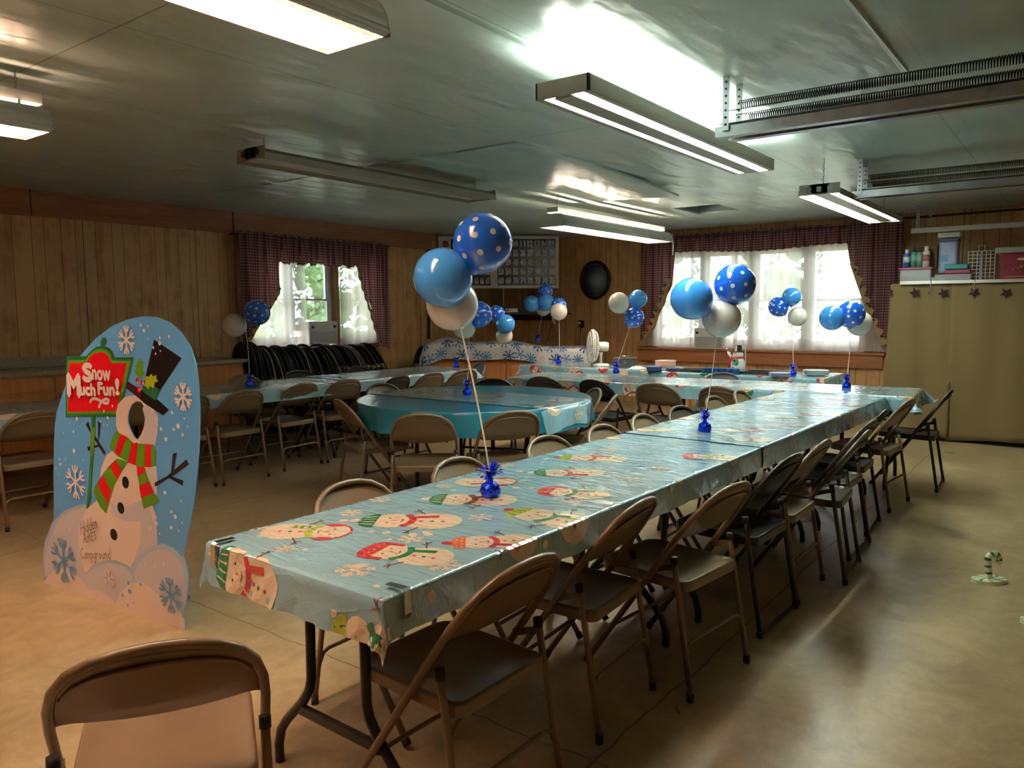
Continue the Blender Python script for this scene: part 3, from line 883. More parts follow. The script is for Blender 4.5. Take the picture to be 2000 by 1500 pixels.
c_ = ruffle([(5.87, 1.80), (5.88, 1.66), (5.73, 1.46), (5.52, 1.20), (5.42, 1.06)][::-1], lambda a, o, z: (a, YL - .19 - o, z), g, 'ruffle'); to_local(g, c_)
swr = interp([(7.15, 2.03), (7.24, 1.76), (7.36, 1.48), (7.46, 1.19), (7.56, .93), (7.72, .90)])
g = thing('plaid_swag_curtain', 'maroon plaid side curtain right of the left wall window', 'curtain', (7.7, YL - .2, 2.3), 0)
c_ = curtain_mb(7.14, 7.72, zt, swr, .026, 3.2, lambda a, o, z: (a, YL - .19 - o, z)).build('curtain_panel', M_PLAID, g); to_local(g, c_)
c_ = ruffle([(7.16, 2.0), (7.24, 1.75), (7.36, 1.46), (7.46, 1.17), (7.57, .91)][::-1], lambda a, o, z: (a, YL - .19 - o, z), g, 'ruffle', .08); to_local(g, c_)
def sheer(P, a0, a1, z0, z1, seed, label, grp, amp=.03, hem=True):
    mb = MB(); N = int((a1 - a0) * 70)
    us = [a0 + (a1 - a0) * i / N for i in range(N + 1)]
    ts = [0, .05, .2, .4, .6, .8, .9, 1]
    mb.grid(us, ts, lambda a, t: P(a, wv(a, seed, amp, (31, 57, 13)), z1 + (z0 - z1) * t))
    if hem: mb.grid(us, [0, 1], lambda a, t: P(a, wv(a, seed, amp, (31, 57, 13)) + .002, z0 + .13 - .13 * t))
    o = mb.build('sheer_curtain', M_SHEER)
    return tag(o, label, 'curtain', grp)
sheer(PLs, 5.46, 6.34, .98, 2.3, .4, 'white sheer panel in the left half of the left wall window', 'sheer curtains', .03)
sheer(PLs, 6.93, 7.66, .98, 2.3, 1.9, 'white sheer panel right of the wooden mullion of the left wall window', 'sheer curtains', .03)
# back window set
ztb = lambda a: 2.50 + .012 * math.sin(a * 60)
g = thing('plaid_valance', 'long maroon plaid gathered valance across the wide back window', 'curtain', (XB - .2, 3.8, 2.4), 0)
c_ = curtain_mb(2.46, 4.90, ztb, lambda a: 2.235 + .02 * math.sin(a * 3) + .006 * math.sin(a * 60), .022, 5.1, PB).build('valance', M_PLAID, g); to_local(g, c_)
c_ = rod(PB, 1.95, 5.52, 2.465, g); to_local(g, c_)
PB2 = lambda a, o, z: (XB - .21 - o, a, z)
g = thing('plaid_swag_curtain', 'maroon plaid side curtain at the left end of the back window', 'curtain', (XB - .2, 5.3, 2.4), 0)
c_ = curtain_mb(4.86, 5.40, ztb, interp([(4.86, 2.24), (4.90, 1.80), (5.02, 1.50), (5.16, 1.18), (5.30, 1.0), (5.42, .96)]), .026, 6.2, PB2).build('curtain_panel', M_PLAID, g); to_local(g, c_)
c_ = ruffle([(4.90, 1.86), (5.02, 1.50), (5.16, 1.18), (5.32, .96)], PB2, g, 'ruffle', .09); to_local(g, c_)
g = thing('plaid_swag_curtain', 'wide maroon plaid side curtain at the right end of the back window', 'curtain', (XB - .2, 2.2, 2.4), 0)
c_ = curtain_mb(1.86, 2.50, ztb, interp([(1.86, .94), (2.03, .97), (2.21, 1.32), (2.35, 1.70), (2.46, 2.02), (2.50, 2.25)]), .028, 7.2, PB2).build('curtain_panel', M_PLAID, g); to_local(g, c_)
c_ = ruffle([(2.04, .96), (2.21, 1.31), (2.35, 1.69), (2.46, 2.0)], PB2, g, 'ruffle', .09); to_local(g, c_)
for k, (a0, a1, lb) in enumerate([(2.0, 3.05, 'white sheer panel at the right of the back window by the canvas'), (3.0, 4.0, 'white sheer panel right of the middle of the back window'), (3.95, 4.66, 'white sheer panel left of the middle of the back window'), (4.62, 5.46, 'white sheer panel at the left of the back window by the fan')]):
    sheer(PBs, a0, a1, .88, 2.42, k * 1.7 + .3, lb, 'sheer curtains')
def aircon(loc, rz, label, w=.46, h=.30):
    t = thing('air_conditioner', label, 'air conditioner', loc, rz)
    MB().box((0, .02, h / 2), (w, .34, h)).build('case', M_VINYL, t, bevel=.008)
    m = MB()
    for k in range(7): m.box((0, -.155, .03 + k * .022), (w - .06, .01, .008))
    m.build('grille', mat('grille_grey', (.35, .35, .36), .5), t)
    for s in (-1, 1): MB().lathe([(.018, 0), (.016, .02)], 12, (s * (w / 2 - .05), -.15, h - .07), rot=(PI / 2, 0, 0)).build('knob', M_BLACK, t)
aircon((6.58, YL + .0, 1.0), 0, 'white air conditioner under the clear pane of the left wall window')
aircon((XB + .02, 4.35, .86), -PI / 2, 'white air conditioner behind the sheers of the back window')

# ------------------------------------------------------------------ ceiling lights
M_FIX = mat('beige_fixture_enamel', (0.30, 0.27, 0.21), 0.45)
M_FIXW = mat('white_fixture_enamel', (0.55, 0.56, 0.52), 0.4)
T_COOL = tube_mat('cool_tube', (0.88, 1.0, 0.86), TUBE_C)
T_WARM = tube_mat('warm_tube', (1.0, 0.62, 0.42), TUBE_W)
T_MID = tube_mat('neutral_tube', (1.0, 0.80, 0.60), TUBE_M)
T_OFF = mat('unlit_tube', (0.62, 0.60, 0.56), 0.3)
def chain(a, b, parent, name='chain'):
    a, b = Vector(a), Vector(b); n = max(2, int((b - a).length / .022)); m = MB()
    for i in range(n):
        c = a + (b - a) * ((i + .5) / n); w = (PI / 2) * (i % 2)
        pts = [c + Vector((math.cos(w) * .006 * math.cos(t), math.sin(w) * .006 * math.cos(t), .014 * math.sin(t))) for t in [2 * PI * k / 8 for k in range(8)]]
        m.tube(pts, .0018, 5, closed=True)
    return m.build(name, M_GALV, parent)
def lamp_tubes(t, xs, ys, z, r, m):
    for y in ys:
        MB().tube([(xs[0], y, z), (xs[1], y, z)], r, 10).build('tube', m, t)
def box_light(x0, x1, yc, w, z, h, label):
    t = thing('fluorescent_light', label, 'ceiling light', ((x0 + x1) / 2, yc, z))
    L = x1 - x0; m = MB()
    for s in (-1, 1):
        m.box((0, s * (w / 2 - .006), h / 2), (L, .012, h)); m.box((s * (L / 2 - .008), 0, h / 2), (.016, w, h))
        m.box((0, s * (w / 2 - .02), .003), (L, .03, .005))
    m.build('housing', M_FIX, t, bevel=.002)
    m = MB()
    for s in (-1, 1):
        m.box((0, s * (w / 2 - .014), h / 2), (L - .04, .002, h - .008)); m.box((0, s * .046, h / 2), (L - .05, .002, h - .01))
    m.build('inner_reflector', M_WHITE, t)
    m = MB().box((0, 0, h * .45), (L - .03, .085, h * .9)); m.box((0, 0, -.002), (L - .04, .10, .006))
    m.build('spine', M_FIX, t)
    lamp_tubes(t, (-L / 2 + .04, L / 2 - .04), (-w * .33, w * .33), h * .45, .016, T_COOL)
    for s in (-1, 1): chain((s * L * .44, 0, h), (s * L * .44, 0, HC - z - .012), t)
    return t
box_light(2.93, 5.37, 1.915, .28, 2.375, .075, 'long lit box light with open bottom hanging over the long snowman table')
def shop_light(x0, x1, yc, z, label, tm, holes=True):
    t = thing('fluorescent_light', label, 'ceiling light', ((x0 + x1) / 2, yc, z))
    L = x1 - x0; w = .30; m = MB()
    m.box((0, 0, .045), (L, .12, .07))
    for s in (-1, 1):
        m.add([(-L / 2, s * .06, .075), (L / 2, s * .06, .075), (L / 2, s * w / 2, .012), (-L / 2, s * w / 2, .012), (-L / 2, s * .06, .08), (L / 2, s * .06, .08), (L / 2, s * w / 2, .017), (-L / 2, s * w / 2, .017)],
              [(0, 1, 2, 3), (4, 7, 6, 5), (0, 3, 7, 4), (1, 5, 6, 2), (3, 2, 6, 7)])
        m.box((0, s * w / 2, .015), (L, .008, .045))
        m.box((s * (L / 2 - .003), 0, .04), (.006, w, .08))
    m.build('reflector', M_FIX, t)
    if holes:
        for s in (-1, 1):
            MB().lathe([(.022, 0), (.022, .004)], 12, (-L / 2 - .004, s * .08, .045), rot=(0, PI / 2, 0)).build('lamp_holder_cap', M_BLACK, t)
        MB().box((-L / 2 - .005, 0, .04), (.008, .035, .04)).build('cord_socket', M_BLACK, t)
    lamp_tubes(t, (-L / 2 + .03, L / 2 - .03), (-.085, .085), .028, .017, tm)
    for s in (-1, 1): chain((s * L * .455, 0, .08), (s * L * .455 , 0, HC - z - .012), t)
    return t
shop_light(3.12, 5.56, 4.49, 2.43, 'unlit twin tube strip light hanging over the round blue table side of the hall', T_OFF)
shop_light(6.20, 8.62, 1.70, 2.30, 'lit twin tube strip light with dark end sockets near the plaid window corner', tube_mat('dim_cool_tube', (.88, 1.0, .86), 42.0))
def louver_light(x0, x1, yc, z, label, tm, w=.30, louver=True):
    t = thing('reflector_light', label, 'ceiling light', ((x0 + x1) / 2, yc, z))
    L = x1 - x0; m = MB()
    prof = [(.5, 0), (.5, .012), (.485, .03), (.45, .075), (.36, .115), (.24, .125)]
    for s in (-1, 1):
        pts = [(s * p[0] * w, p[1]) for p in prof]
        for (a, b) in zip(pts, pts[1:]):
            q = .004
            m.add([(-L / 2, a[0], a[1]), (L / 2, a[0], a[1]), (L / 2, b[0], b[1]), (-L / 2, b[0], b[1])], [(0, 1, 2, 3)], 0, True)
    ep = [(p[0] * w, p[1]) for p in prof] + [(-p[0] * w, p[1]) for p in prof[::-1]]
    for s in (-1, 1):
        m.prism(ep, s * (L / 2 - .004), s * L / 2 if s > 0 else -L / 2, fn=lambda x, y, zz: (zz, x, y))
    m.build('shade', M_FIXW, t, solid=.003)
    m = MB().box((0, 0, .165), (L - .02, .13, .05))
    for k in range(9): m.box((-L / 2 + .12 + k * (L - .24) / 8, 0, .13), (.012, .17, .03))
    m.build('channel', M_FIXW, t, bevel=.002)
    lamp_tubes(t, (-L / 2 + .03, L / 2 - .03), (-w * .22, w * .22), .075, .016, tm)
    m = MB()
    for s in (-1, 1):
        m.box((0, s * (w / 2 - .008), .003), (L, .014, .008)); m.box((s * (L / 2 - .008), 0, .003), (.014, w, .008))
    m.build('rim', M_FIXW, t)
    if louver:
        m = MB(); nx = int(L / .055); ny = 5
        for i in range(1, nx): m.box((-L / 2 + L * i / nx, 0, .018), (.0025, w - .03, .022))
        for j in range(1, ny): m.box((0, -w / 2 + w * j / ny, .018), (L - .03, .0025, .022))
        m.build('louvre_grid', mat('louvre_white', (.75, .72, .66), .4), t)
    for s in (-1, 1): chain((s * L * .46, 0, .19), (s * L * .46 , 0, HC - z - .012), t)
    return t
louver_light(-.64, 1.80, 1.975, 2.30, 'warm glowing louvred light at the top left, nearest the viewer', T_WARM)
louver_light(-.72, 1.72, 4.19, 2.30, 'warm louvred reflector light cut off by the left edge of the photo', T_WARM)
t5 = louver_light(6.45, 8.88, 4.33, 2.26, 'warm lit reflector light with slotted top before the number board', T_MID, .34)
MB().tube([(1.2, -.16, .1), (1.225, -.17, -.02), (1.22, -.17, -.16)], .006, 8).build('cord', M_WHITE, t5)
louver_light(-2.3, .14 - .6, 6.4, 2.30, 'white reflector light far to the left of the counters', T_WARM) if False else None

# ------------------------------------------------------------------ garage door tracks
def spring(m, a, b, r=.022, pitch=.011, wire=.0028):
    a, b = Vector(a), Vector(b); L = (b - a).length; n = int(L / pitch); d = (b - a) / L
    x = d.cross(Vector((0, 0, 1))).normalized(); y = x.cross(d)
    pts = []
    for i in range(n * 8 + 1):
        th = 2 * PI * i / 8; pts.append(a + d * (L * i / (n * 8)) + (x * math.cos(th) + y * math.sin(th)) * r)
    m.tube(pts, wire, 4)
def door_track(x, y1, z, label, double=True, tall=True):
    t = thing('garage_door_track', label, 'door track', (x, 0, z))
    for k, dx in enumerate(((-.055, .055) if double else (0,))):
        m = MB(); pr = [(-.026, 0), (.026, 0), (.026, .05), (.018, .05), (.018, .008), (-.018, .008), (-.018, .05), (-.026, .05)]
        m.prism(pr, YR + .02, y1 - k * .03, fn=lambda a, b, c: (dx + b - .025, c, a))
        for j in range(6):
            m.box((dx - .027, y1 - .35 - j * .45, 0), (.003, .012, .008)); m.box((dx - .027, y1 - .38 - j * .45, 0), (.003, .012, .008))
        m.build('track_rail', M_GALV if double else M_SILVER, t)
    if double:
        m = MB().box((0, (y1 + YR) / 2, .038), (.17, y1 - YR - .04, .004)); m.build('track_flange', M_GALV, t)
    hz = HC - z
    for dx in ((-.09, .09) if double else (0,)):
        m = MB(); m.box((dx, y1 - .06, hz / 2), (.003, .034, hz)); m.box((dx + .016, y1 - .044, hz / 2), (.034, .003, hz))
        mm = m.build('hanger_strap', M_GALV, t)
        hb = MB()
        for j in range(int(hz / .035)): hb.lathe([(.006, -.003), (.006, .003)], 8, (dx - .001, y1 - .06, .03 + j * .035), rot=(0, PI / 2, 0))
        hb.build('hole_row', M_DARK, mm)
    if tall:
        for dx in ((-.05, .05)):
            m = MB(); spring(m, (dx, y1 - .12, .125 if dx < 0 else .085), (dx, YR + .1, .125 if dx < 0 else .085))
            m.tube([(dx, y1 - .12, .105), (dx, y1 - .06, .105)], .003, 6)
            m.build('spring', M_SPRING, t)
    return t
door_track(3.93, 1.58, 2.33, 'near pair of galvanised garage door tracks with long springs')
door_track(6.68, 1.56, 2.33, 'middle pair of garage door tracks behind the near pair')
door_track(9.80, 1.66, 2.30, 'single bright garage door track above the shelf', double=False, tall=False)
tb = thing('torsion_bar', 'dark steel bar along the top of the panelled back wall', 'bar', (10.3, 0, 2.50))
MB().tube([(0, 1.85, 0), (0, YR + .05, .03)], .014, 8).build('bar', M_SPRING, tb)
MB().box((0, 1.55, .05), (.04, .03, .10)).build('bracket', M_GALV, tb)

# ------------------------------------------------------------------ folding chairs
def chair_frame_pts():
    """U shaped tube: front feet up to the back hoop; in the tilted plane (x, s)"""
    ps = [(.222, 0), (.218, .30), (.214, .52), (.212, .68), (.206, .76), (.190, .825), (.160, .875), (.115, .908), (.06, .925), (0, .93)]
    return ps + [(-x, s) for x, s in ps[-2::-1]]
def tilt(x, s, off=0.0):
    # front foot at y=.24, rises backwards; off is along the outward back normal
    a = math.atan2(.53, .77)
    return Vector((x, .24 - math.sin(a) * s - off * math.cos(a), math.cos(a) * s - off * math.sin(a) + .012))
def back_panel(P):
    mb = MB(); N = 14
    top = interp([(0, .925), (.06, .92), (.11, .905), (.155, .872), (.185, .82), (.2, .76), (.206, .70)])
    us = [-.206 + .412 * i / (2 * N) for i in range(2 * N + 1)]
    ts = [0, .05, .12, .3, .5, .7, .86, .95, 1]
    def f(u, t):
        lo = .695 - .018 * (1 - (u / .206) ** 2)
        hi = max(lo + .004, top(abs(u)))
        s = lo + (hi - lo) * t
        bow = .017 * (1 - (u / .206) ** 2) * (.6 + .4 * math.sin(PI * t))
        lipn = -.010 if t < .06 else 0
        return P(u, s, bow + lipn)
    mb.grid(us, ts, f)
    # pressed bead inside the edge
    bead = []
    for k in range(41):
        u = -.178 + .356 * k / 40; h = top(abs(u)) - .03
        bead.append(P(u, h, .0175 * (1 - (u / .206) ** 2)))
    mb.tube(bead, .0035, 6)
    return mb
def make_chair(m_paint, label, rail=False, seat_m=None, name='folding_chair'):
    t = thing(name, label, 'chair')
    fr = MB().tube([tilt(x, s) for x, s in chair_frame_pts()], .0118, 10, sx=.95).build('frame', m_paint, t)
    for s in (-1, 1):
        MB().tube([tilt(s * .222, -.004), tilt(s * .222, .022)], .0145, 10).build('foot_cap', M_RUBBER, fr)
    back_panel(tilt).build('backrest', m_paint, t, solid=.002)
    # seat
    pts = []
    for (cx, cy, r, a0) in ((.135, .15, .06, 0), (-.135, .15, .06, PI / 2), (-.155, -.165, .035, PI), (.155, -.165, .035, 1.5 * PI)):
        for k in range(7):
            a = a0 + PI / 2 * k / 6; pts.append((cx + r * math.cos(a), cy + r * math.sin(a)))
    sm = MB(); n = len(pts)
    sl = lambda y: .432 + .02 * (y + .1)
    rings = [(1.0, -.038), (1.0, -.008), (.985, 0), (.95, .001), (.90, -.004), (.5, -.009), (.02, -.010)]
    o = 0
    for sc, dz in rings:
        for (x, y) in pts:
            X, Yy = x * sc, (y + .01) * sc - .01
            sm.v.append((X, Yy, sl(Yy) + dz))
    for i in range(len(rings) - 1):
        for k in range(n):
            k2 = (k + 1) % n
            sm.f.append((i * n + k, i * n + k2, (i + 1) * n + k2, (i + 1) * n + k)); sm.m.append(0); sm.s.append(i > 0)
    sm.f.append(tuple((len(rings) - 1) * n + k for k in range(n))); sm.m.append(0); sm.s.append(True)
    sm.build('seat', seat_m or m_paint, t, solid=.0025)
    for s in (-1, 1):
        lg = MB().tube([(s * .208, -.155, .505), (s * .209, -.165, .44), (s * .214, -.205, .2), (s * .218, -.236, .014)], .0108, 10).build('leg', m_paint, t)
        MB().tube([(s * .208, -.154, .497), (s * .208, -.151, .524)], .0140, 10).build('leg_cap', M_RUBBER, lg)
        MB().tube([(s * .218, -.2355, .0), (s * .218, -.234, .03)], .0135, 10).build('foot_cap', M_RUBBER, lg)
        MB().box((s * .205, -.115, .475), (.005, .11, .022), rot=(R(-18), 0, 0)).build('hinge_link', m_paint, t)
    if rail:
        MB().tube([(-.212, -.228, .03), (-.20, -.231, .012), (.20, -.231, .012), (.212, -.228, .03)], .0085, 8).build('rear_rail', m_paint, t)
    else:
        MB().tube([(-.213, -.210, .155), (-.195, -.208, .195), (-.17, -.206, .205), (.17, -.206, .205), (.195, -.208, .195), (.213, -.210, .155)], .0075, 8).build('rear_brace', m_paint, t)
    MB().tube([tilt(-.218, .22), tilt(.218, .22)], .0075, 8).build('front_brace', m_paint, t)
    return t
CH = []
proto = {}
def chair(kind, x, y, deg, label, grp):
    m, rail = {'tan': (M_TAN, False), 'black': (M_BLACK, True), 'brown': (M_BROWN, True), 'grey': (M_GREY, False), 'blacktan': (M_BLACK, False)}[kind]
    if kind not in proto:
        proto[kind] = t = make_chair(m, label, rail); t.location = (x, y, 0); t.rotation_euler = (0, 0, R(deg)); t['group'] = grp
        return t
    return dup(proto[kind], (x, y, 0), R(deg), label, grp)
G1 = 'folding chairs along the right side of the long snowman table'
G2 = 'folding chairs tucked into the left side of the long snowman table'
G3 = 'folding chairs along the near side of the wall-side row of tables'
G4 = 'folding chairs around the round blue table'
G5 = 'folding chairs along the near side of the cross table'
chair('tan', .885, 1.68, -31, 'rust-marked tan folding chair standing alone in the bottom left corner', 'folding chair by itself')
chair('tan', 1.60, 1.42, -2, 'tan folding chair at the table end beside the metal tablecloth clip', G1)
chair('tan', 2.31, 1.47, 3, 'second tan folding chair from the clipped table end, right side of long table', G1)
chair('tan', 2.78, 1.30, -7, 'third tan folding chair from the clipped table end, olive-lit seat, right side', G1)
chair('black', 3.46, 1.30, -3, 'near black folding chair with a floor rail, right side of long table', G1)
chair('tan', 3.92, 1.29, 0, 'tan folding chair between two dark ones, middle of the long table right side', G1)
chair('brown', 4.33, 1.19, 4, 'brown folding chair with a shiny seat and floor rail, right side of long table', G1)
chair('brown', 4.78, 1.25, -2, 'brown folding chair just past the shiny-seated one, right side of long table', G1)
chair('black', 5.32, 1.29, 2, 'black folding chair near the far right corner of the long table', G1)
chair('tan', 6.05, 1.26, -6, 'tan folding chair nearest the cross table, right side of the long table', G1)
chair('black', 6.90, 1.12, 2, 'black folding chair alone past the end of the cross table by the canvas', 'folding chair at the cross table end')
for x, y, d, k, lb in ((1.93, 1.96, 180, 'tan', 'tan folding chair nearest the viewer on the left side of the long table'),
                       (2.52, 1.93, 182, 'tan', 'tan folding chair backing onto the near balloon weight, left of long table'),
                       (3.22, 1.94, 178, 'tan', 'third tan folding chair down the left side of the long table'),
                       (3.73, 1.90, 181, 'tan', 'fourth tan folding chair down the left side of the long table'),
                       (4.27, 1.92, 183, 'tan', 'tan folding chair left of the middle balloon weight, across the long table'),
                       (4.75, 1.90, 176, 'brown', 'dark folding chair on the left side of the long table beyond the middle weight'),
                       (5.45, 1.94, 180, 'tan', 'small-looking tan folding chair near the inner corner, left of long table'),
                       (5.98, 1.93, 184, 'tan', 'tan folding chair in the inner corner of the long and cross tables')):
    chair(k, x, y, d, lb, G2)
for x, y, d, k, lb in ((2.16, 5.86, 2, 'tan', 'tan folding chair left of the snowman cutout, at the wall-side tables'),
                       (2.80, 5.88, -3, 'tan', 'tan folding chair hidden behind the snowman cutout'),
                       (3.27, 5.90, 3, 'tan', 'tan folding chair half hidden by the right edge of the snowman cutout'),
                       (3.77, 5.88, 0, 'tan', 'tan folding chair under the left balloon weight of the wall-side row'),
                       (4.41, 5.96, 3, 'tan', 'tan folding chair right of the left balloon weight, wall-side row'),
                       (4.92, 5.92, -4, 'tan', 'tan folding chair near the table joint of the wall-side row'),
                       (5.47, 5.80, 4, 'black', 'black folding chair in the wall-side row, left of two tan ones'),
                       (5.98, 5.78, -4, 'tan', 'tan folding chair just right of the black one, wall-side row'),
                       (6.52, 5.76, -10, 'tan', 'last tan folding chair of the wall-side row, behind the round table weight')):
    chair(k, x, y, d, lb, G3)
chair('grey', 7.08, 6.10, 62, 'slate grey folding chair at the far end of the wall-side tables', 'folding chair at the wall-side table end')
for x, y, d, k, lb in ((3.05, 6.72, 178, 'tan', 'tan folding chair between the wall-side tables and the counter, at left'),
                       (4.62, 6.66, 180, 'tan', 'tan folding chair behind the left balloon weight, facing the hall'),
                       (5.30, 6.66, 176, 'blacktan', 'black folding chair facing the hall in front of the folded chair row'),
                       (6.15, 6.62, 182, 'black', 'dark folding chair behind the wall-side tables under the window')):
    chair(k, x, y, d, lb, 'folding chairs on the wall side of the wall-side tables')
for x, y, d, k, lb in ((3.73, 3.52, -52, 'tan', 'tan folding chair with its back to the viewer, left front of round table'),
                       (4.10, 3.18, -32, 'tan', 'tan folding chair with its back to the viewer, right front of round table'),
                       (3.98, 4.28, -112, 'tan', 'tan folding chair seen side-on at the left of the round table'),
                       (5.28, 3.42, 48, 'tan', 'tan folding chair at the right of the round table beside the printed drop'),
                       (5.02, 3.12, 22, 'tan', 'tan folding chair leaning back, front right of the round table'),
                       (5.45, 4.35, 120, 'black', 'black folding chair on the far side of the round table'),
                       (4.75, 4.78, 175, 'brown', 'dark folding chair behind the round table toward the wall-side row')):
    chair(k, x, y, d, lb, G4)
for x, y, d, k, lb in ((6.42, 4.28, -82, 'brown', 'dark brown folding chair at the left end of the cross table'),
                       (6.40, 3.62, -98, 'black', 'black folding chair second from the left at the cross table'),
                       (6.42, 3.05, -86, 'tan', 'tan folding chair third from the left at the cross table'),
                       (6.45, 2.45, -92, 'tan', 'tan folding chair at the cross table nearest the inner corner')):
    chair(k, x, y, d, lb, G5)
chair('grey', 7.28, 2.95, 92, 'grey folding chair between the cross table and the serving table', 'folding chair behind the cross table')

# folded chairs standing in a row
def make_folded(m_paint, label):
    t = thing('folded_chair', label, 'chair')
    F = lambda x, s, off=0.0: Vector((off, x, s + .012))
    MB().tube([F(x, s) for x, s in chair_frame_pts()], .011, 8).build('frame', m_paint, t)
    back_panel(lambda u, s, o: F(u, s, o)).build('backrest', m_paint, t, solid=.002)
    sp = []
    for (cx, cy, r, a0) in ((.135, .60, .05, 0), (-.135, .60, .05, PI / 2), (-.135, .27, .06, PI), (.135, .27, .06, 1.5 * PI)):
        for k in range(5):
            a = a0 + PI / 2 * k / 4; sp.append((cx + r * math.cos(a), cy + r * math.sin(a)))
    MB().prism(sp, -.018, .006, fn=lambda x, y, z: (z, x, y)).build('seat', m_paint, t, bevel=.004)
    for s in (-1, 1): MB().tube([(-.018, s * .20, .03), (-.02, s * .195, .52)], .010, 8).build('leg', m_paint, t)
    MB().tube([(-.02, -.2, .2), (-.02, .2, .2)], .007, 6).build('brace', m_paint, t)
    return t
fp = {'b': make_folded(M_BLACK, 'x'), 'n': make_folded(M_BROWN, 'x'), 't': make_folded(mat('taupe_enamel', (.19, .15, .11), .33), 'x')}
used = set()
GF = 'folded chairs leaning in a row under the left wall window'
N = 36
rd = random.Random(3)
xx = 5.14
for i in range(N):
    f = i / (N - 1)
    k = 't' if i in (6, 9, 16, 24, 29, 30) else ('n' if i in (3, 12, 20, 31, 33) else 'b')
    lean = R(3 + 27 * f ** .8 + rd.uniform(-1.5, 1.5))
    y = 7.62 + rd.uniform(-.02, .02)
    if i == 0: lb = 'first folded black chair of the row, upright against the counter end'
    elif i == N - 1: lb = 'last folded chair of the row, leaning furthest, by the grey one'
    elif k != 'b':
        seq = {'t': (6, 9, 16, 24, 29, 30), 'n': (3, 12, 20, 31, 33)}[k]
        lb = '%s of the %s folded chairs in the dark leaning row under the window' % (('first', 'second', 'third', 'fourth', 'fifth', 'last')[seq.index(i)], {'t': 'taupe', 'n': 'brown'}[k])
    else:
        land = [(j, 'taupe', q) for q, j in enumerate((6, 9, 16, 24, 29, 30))] + [(j, 'brown', q) for q, j in enumerate((3, 12, 20, 31, 33))]
        prev = [l for l in sorted(land) if l[0] < i]
        od = ('first', 'second', 'third', 'fourth', 'fifth', 'last')
        if prev:
            j, cn, q = prev[-1]
            st_ = {1: 'just right of', 2: 'two right of', 3: 'three right of', 4: 'four right of'}.get(i - j, str(i - j) + ' right of')
            lb = 'folded black chair %s the %s %s one in the leaning row' % (st_, od[q], cn)
        else: lb = 'folded black chair %s the upright end one at the counter' % ('just right of' if i == 1 else 'two right of')
    if k not in used:
        used.add(k); o = fp[k]; o['label'] = lb; o['group'] = GF; o.location = (xx, y, 0); o.rotation_euler = (0, -lean, 0)
    else:
        o = dup(fp[k], (xx, y, 0), 0, lb, GF, rot=(0, -lean, 0))
    o.rotation_euler = (0, -lean, rd.uniform(-.03, .03))
    sc = rd.uniform(.98, 1.03)
    o.scale = (1, 1, sc * (1.13 if i < 5 else 1.07) / math.cos(lean) ** .9)
    xx += .050 + .036 * f
gf = make_folded(M_GREY, 'folded slate grey chair facing the room beside the leaning row')
gf.location = (8.0, 7.72, 0.0); gf.rotation_euler = (R(9), 0, R(-88 + 0)); gf.rotation_euler = Euler((0, R(-9), R(90 + 8))); gf['group'] = 'folded chair facing the room'

# ------------------------------------------------------------------ folding tables
TX, TY, TA = 1.24, 1.32, R(-1.08)
def rounded(L, W, r, x0=0, y0=0, n=5):
    out = []
    for cx, cy, a0 in ((x0 + L - r, y0 + r, -PI / 2), (x0 + L - r, y0 + W - r, 0), (x0 + r, y0 + W - r, PI / 2), (x0 + r, y0 + r, PI)):
        for k in range(n + 1):
            a = a0 + PI / 2 * k / n; out.append((cx + r * math.cos(a), cy + r * math.sin(a)))
    return out
def make_table(L, label, W=.76, H=.745):
    t = thing('folding_table', label, 'table')
    MB().prism(rounded(L, W, .03), H - .045, H).build('tabletop', M_TTOP, t, bevel=.005)
    for e in (.16, L - .16):
        sx = 1 if e < L / 2 else -1
        lf = MB()
        for s in (-1, 1):
            c = W / 2
            pts = [(e, c + s * .12, H - .045), (e, c + s * .122, .46), (e, c + s * .124, .33), (e, c + s * .135, .29), (e, c + s * .17, .24), (e, c + s * .25, .16), (e, c + s * .285, .115), (e, c + s * .30, .06), (e, c + s * .30, .004)]
            lf.tube(pts, .0155, 10)
        lf.build('leg_frame', M_BLACK, t)
        MB().box((e, W / 2, .215), (.018, .38, .032)).build('crossbar', M_BLACK, t, bevel=.003)
        b = MB().tube([(e, W / 2 - .12, .52), (e + sx * .04, W / 2 - .11, .535), (e + sx * .30, W / 2 - .02, H - .06)], .010, 8)
        b.tube([(e, W / 2 + .12, .52), (e + sx * .04, W / 2 + .11, .535), (e + sx * .30, W / 2 + .02, H - .06)], .010, 8)
        b.build('folding_brace', M_BLACK, t)
        MB().box((e, W / 2, H - .055), (.04, .52, .02)).build('mounting_rail', M_BLACK, t)
    return t
def put(o, x, y, a): o.location = (x, y, 0); o.rotation_euler = (0, 0, a); return o
def along(d, off=0.0):
    return (TX + math.cos(TA) * d - math.sin(TA) * off, TY + math.sin(TA) * d + math.cos(TA) * off)
GT = 'rectangular folding tables under printed covers'
tb1 = put(make_table(1.826, 'folding table with black wishbone legs, nearest table of the long row'), TX, TY, TA); tb1['group'] = GT
def dt(x, y, a, lb): return dup(tb1, (x, y, 0), a, lb, GT)
p = along(1.83); dt(p[0], p[1], TA, 'middle folding table of the long row under the snowman covers')
p = along(3.66); t3 = put(make_table(1.50, 'far shorter folding table of the long row, touching the cross table'), p[0], p[1], TA); t3['group'] = GT
A2 = R(90 + 3.4)      # cross table runs along +y
def T2(d, off=0.0): return (7.215 + math.cos(A2) * d - math.sin(A2) * off, 1.10 + math.sin(A2) * d + math.cos(A2) * off)
p = T2(0); dt(p[0], p[1], A2, 'right-hand folding table of the cross row, near the canvas')
p = T2(1.83); dt(p[0], p[1], A2, 'left-hand folding table of the cross row, near the round table')
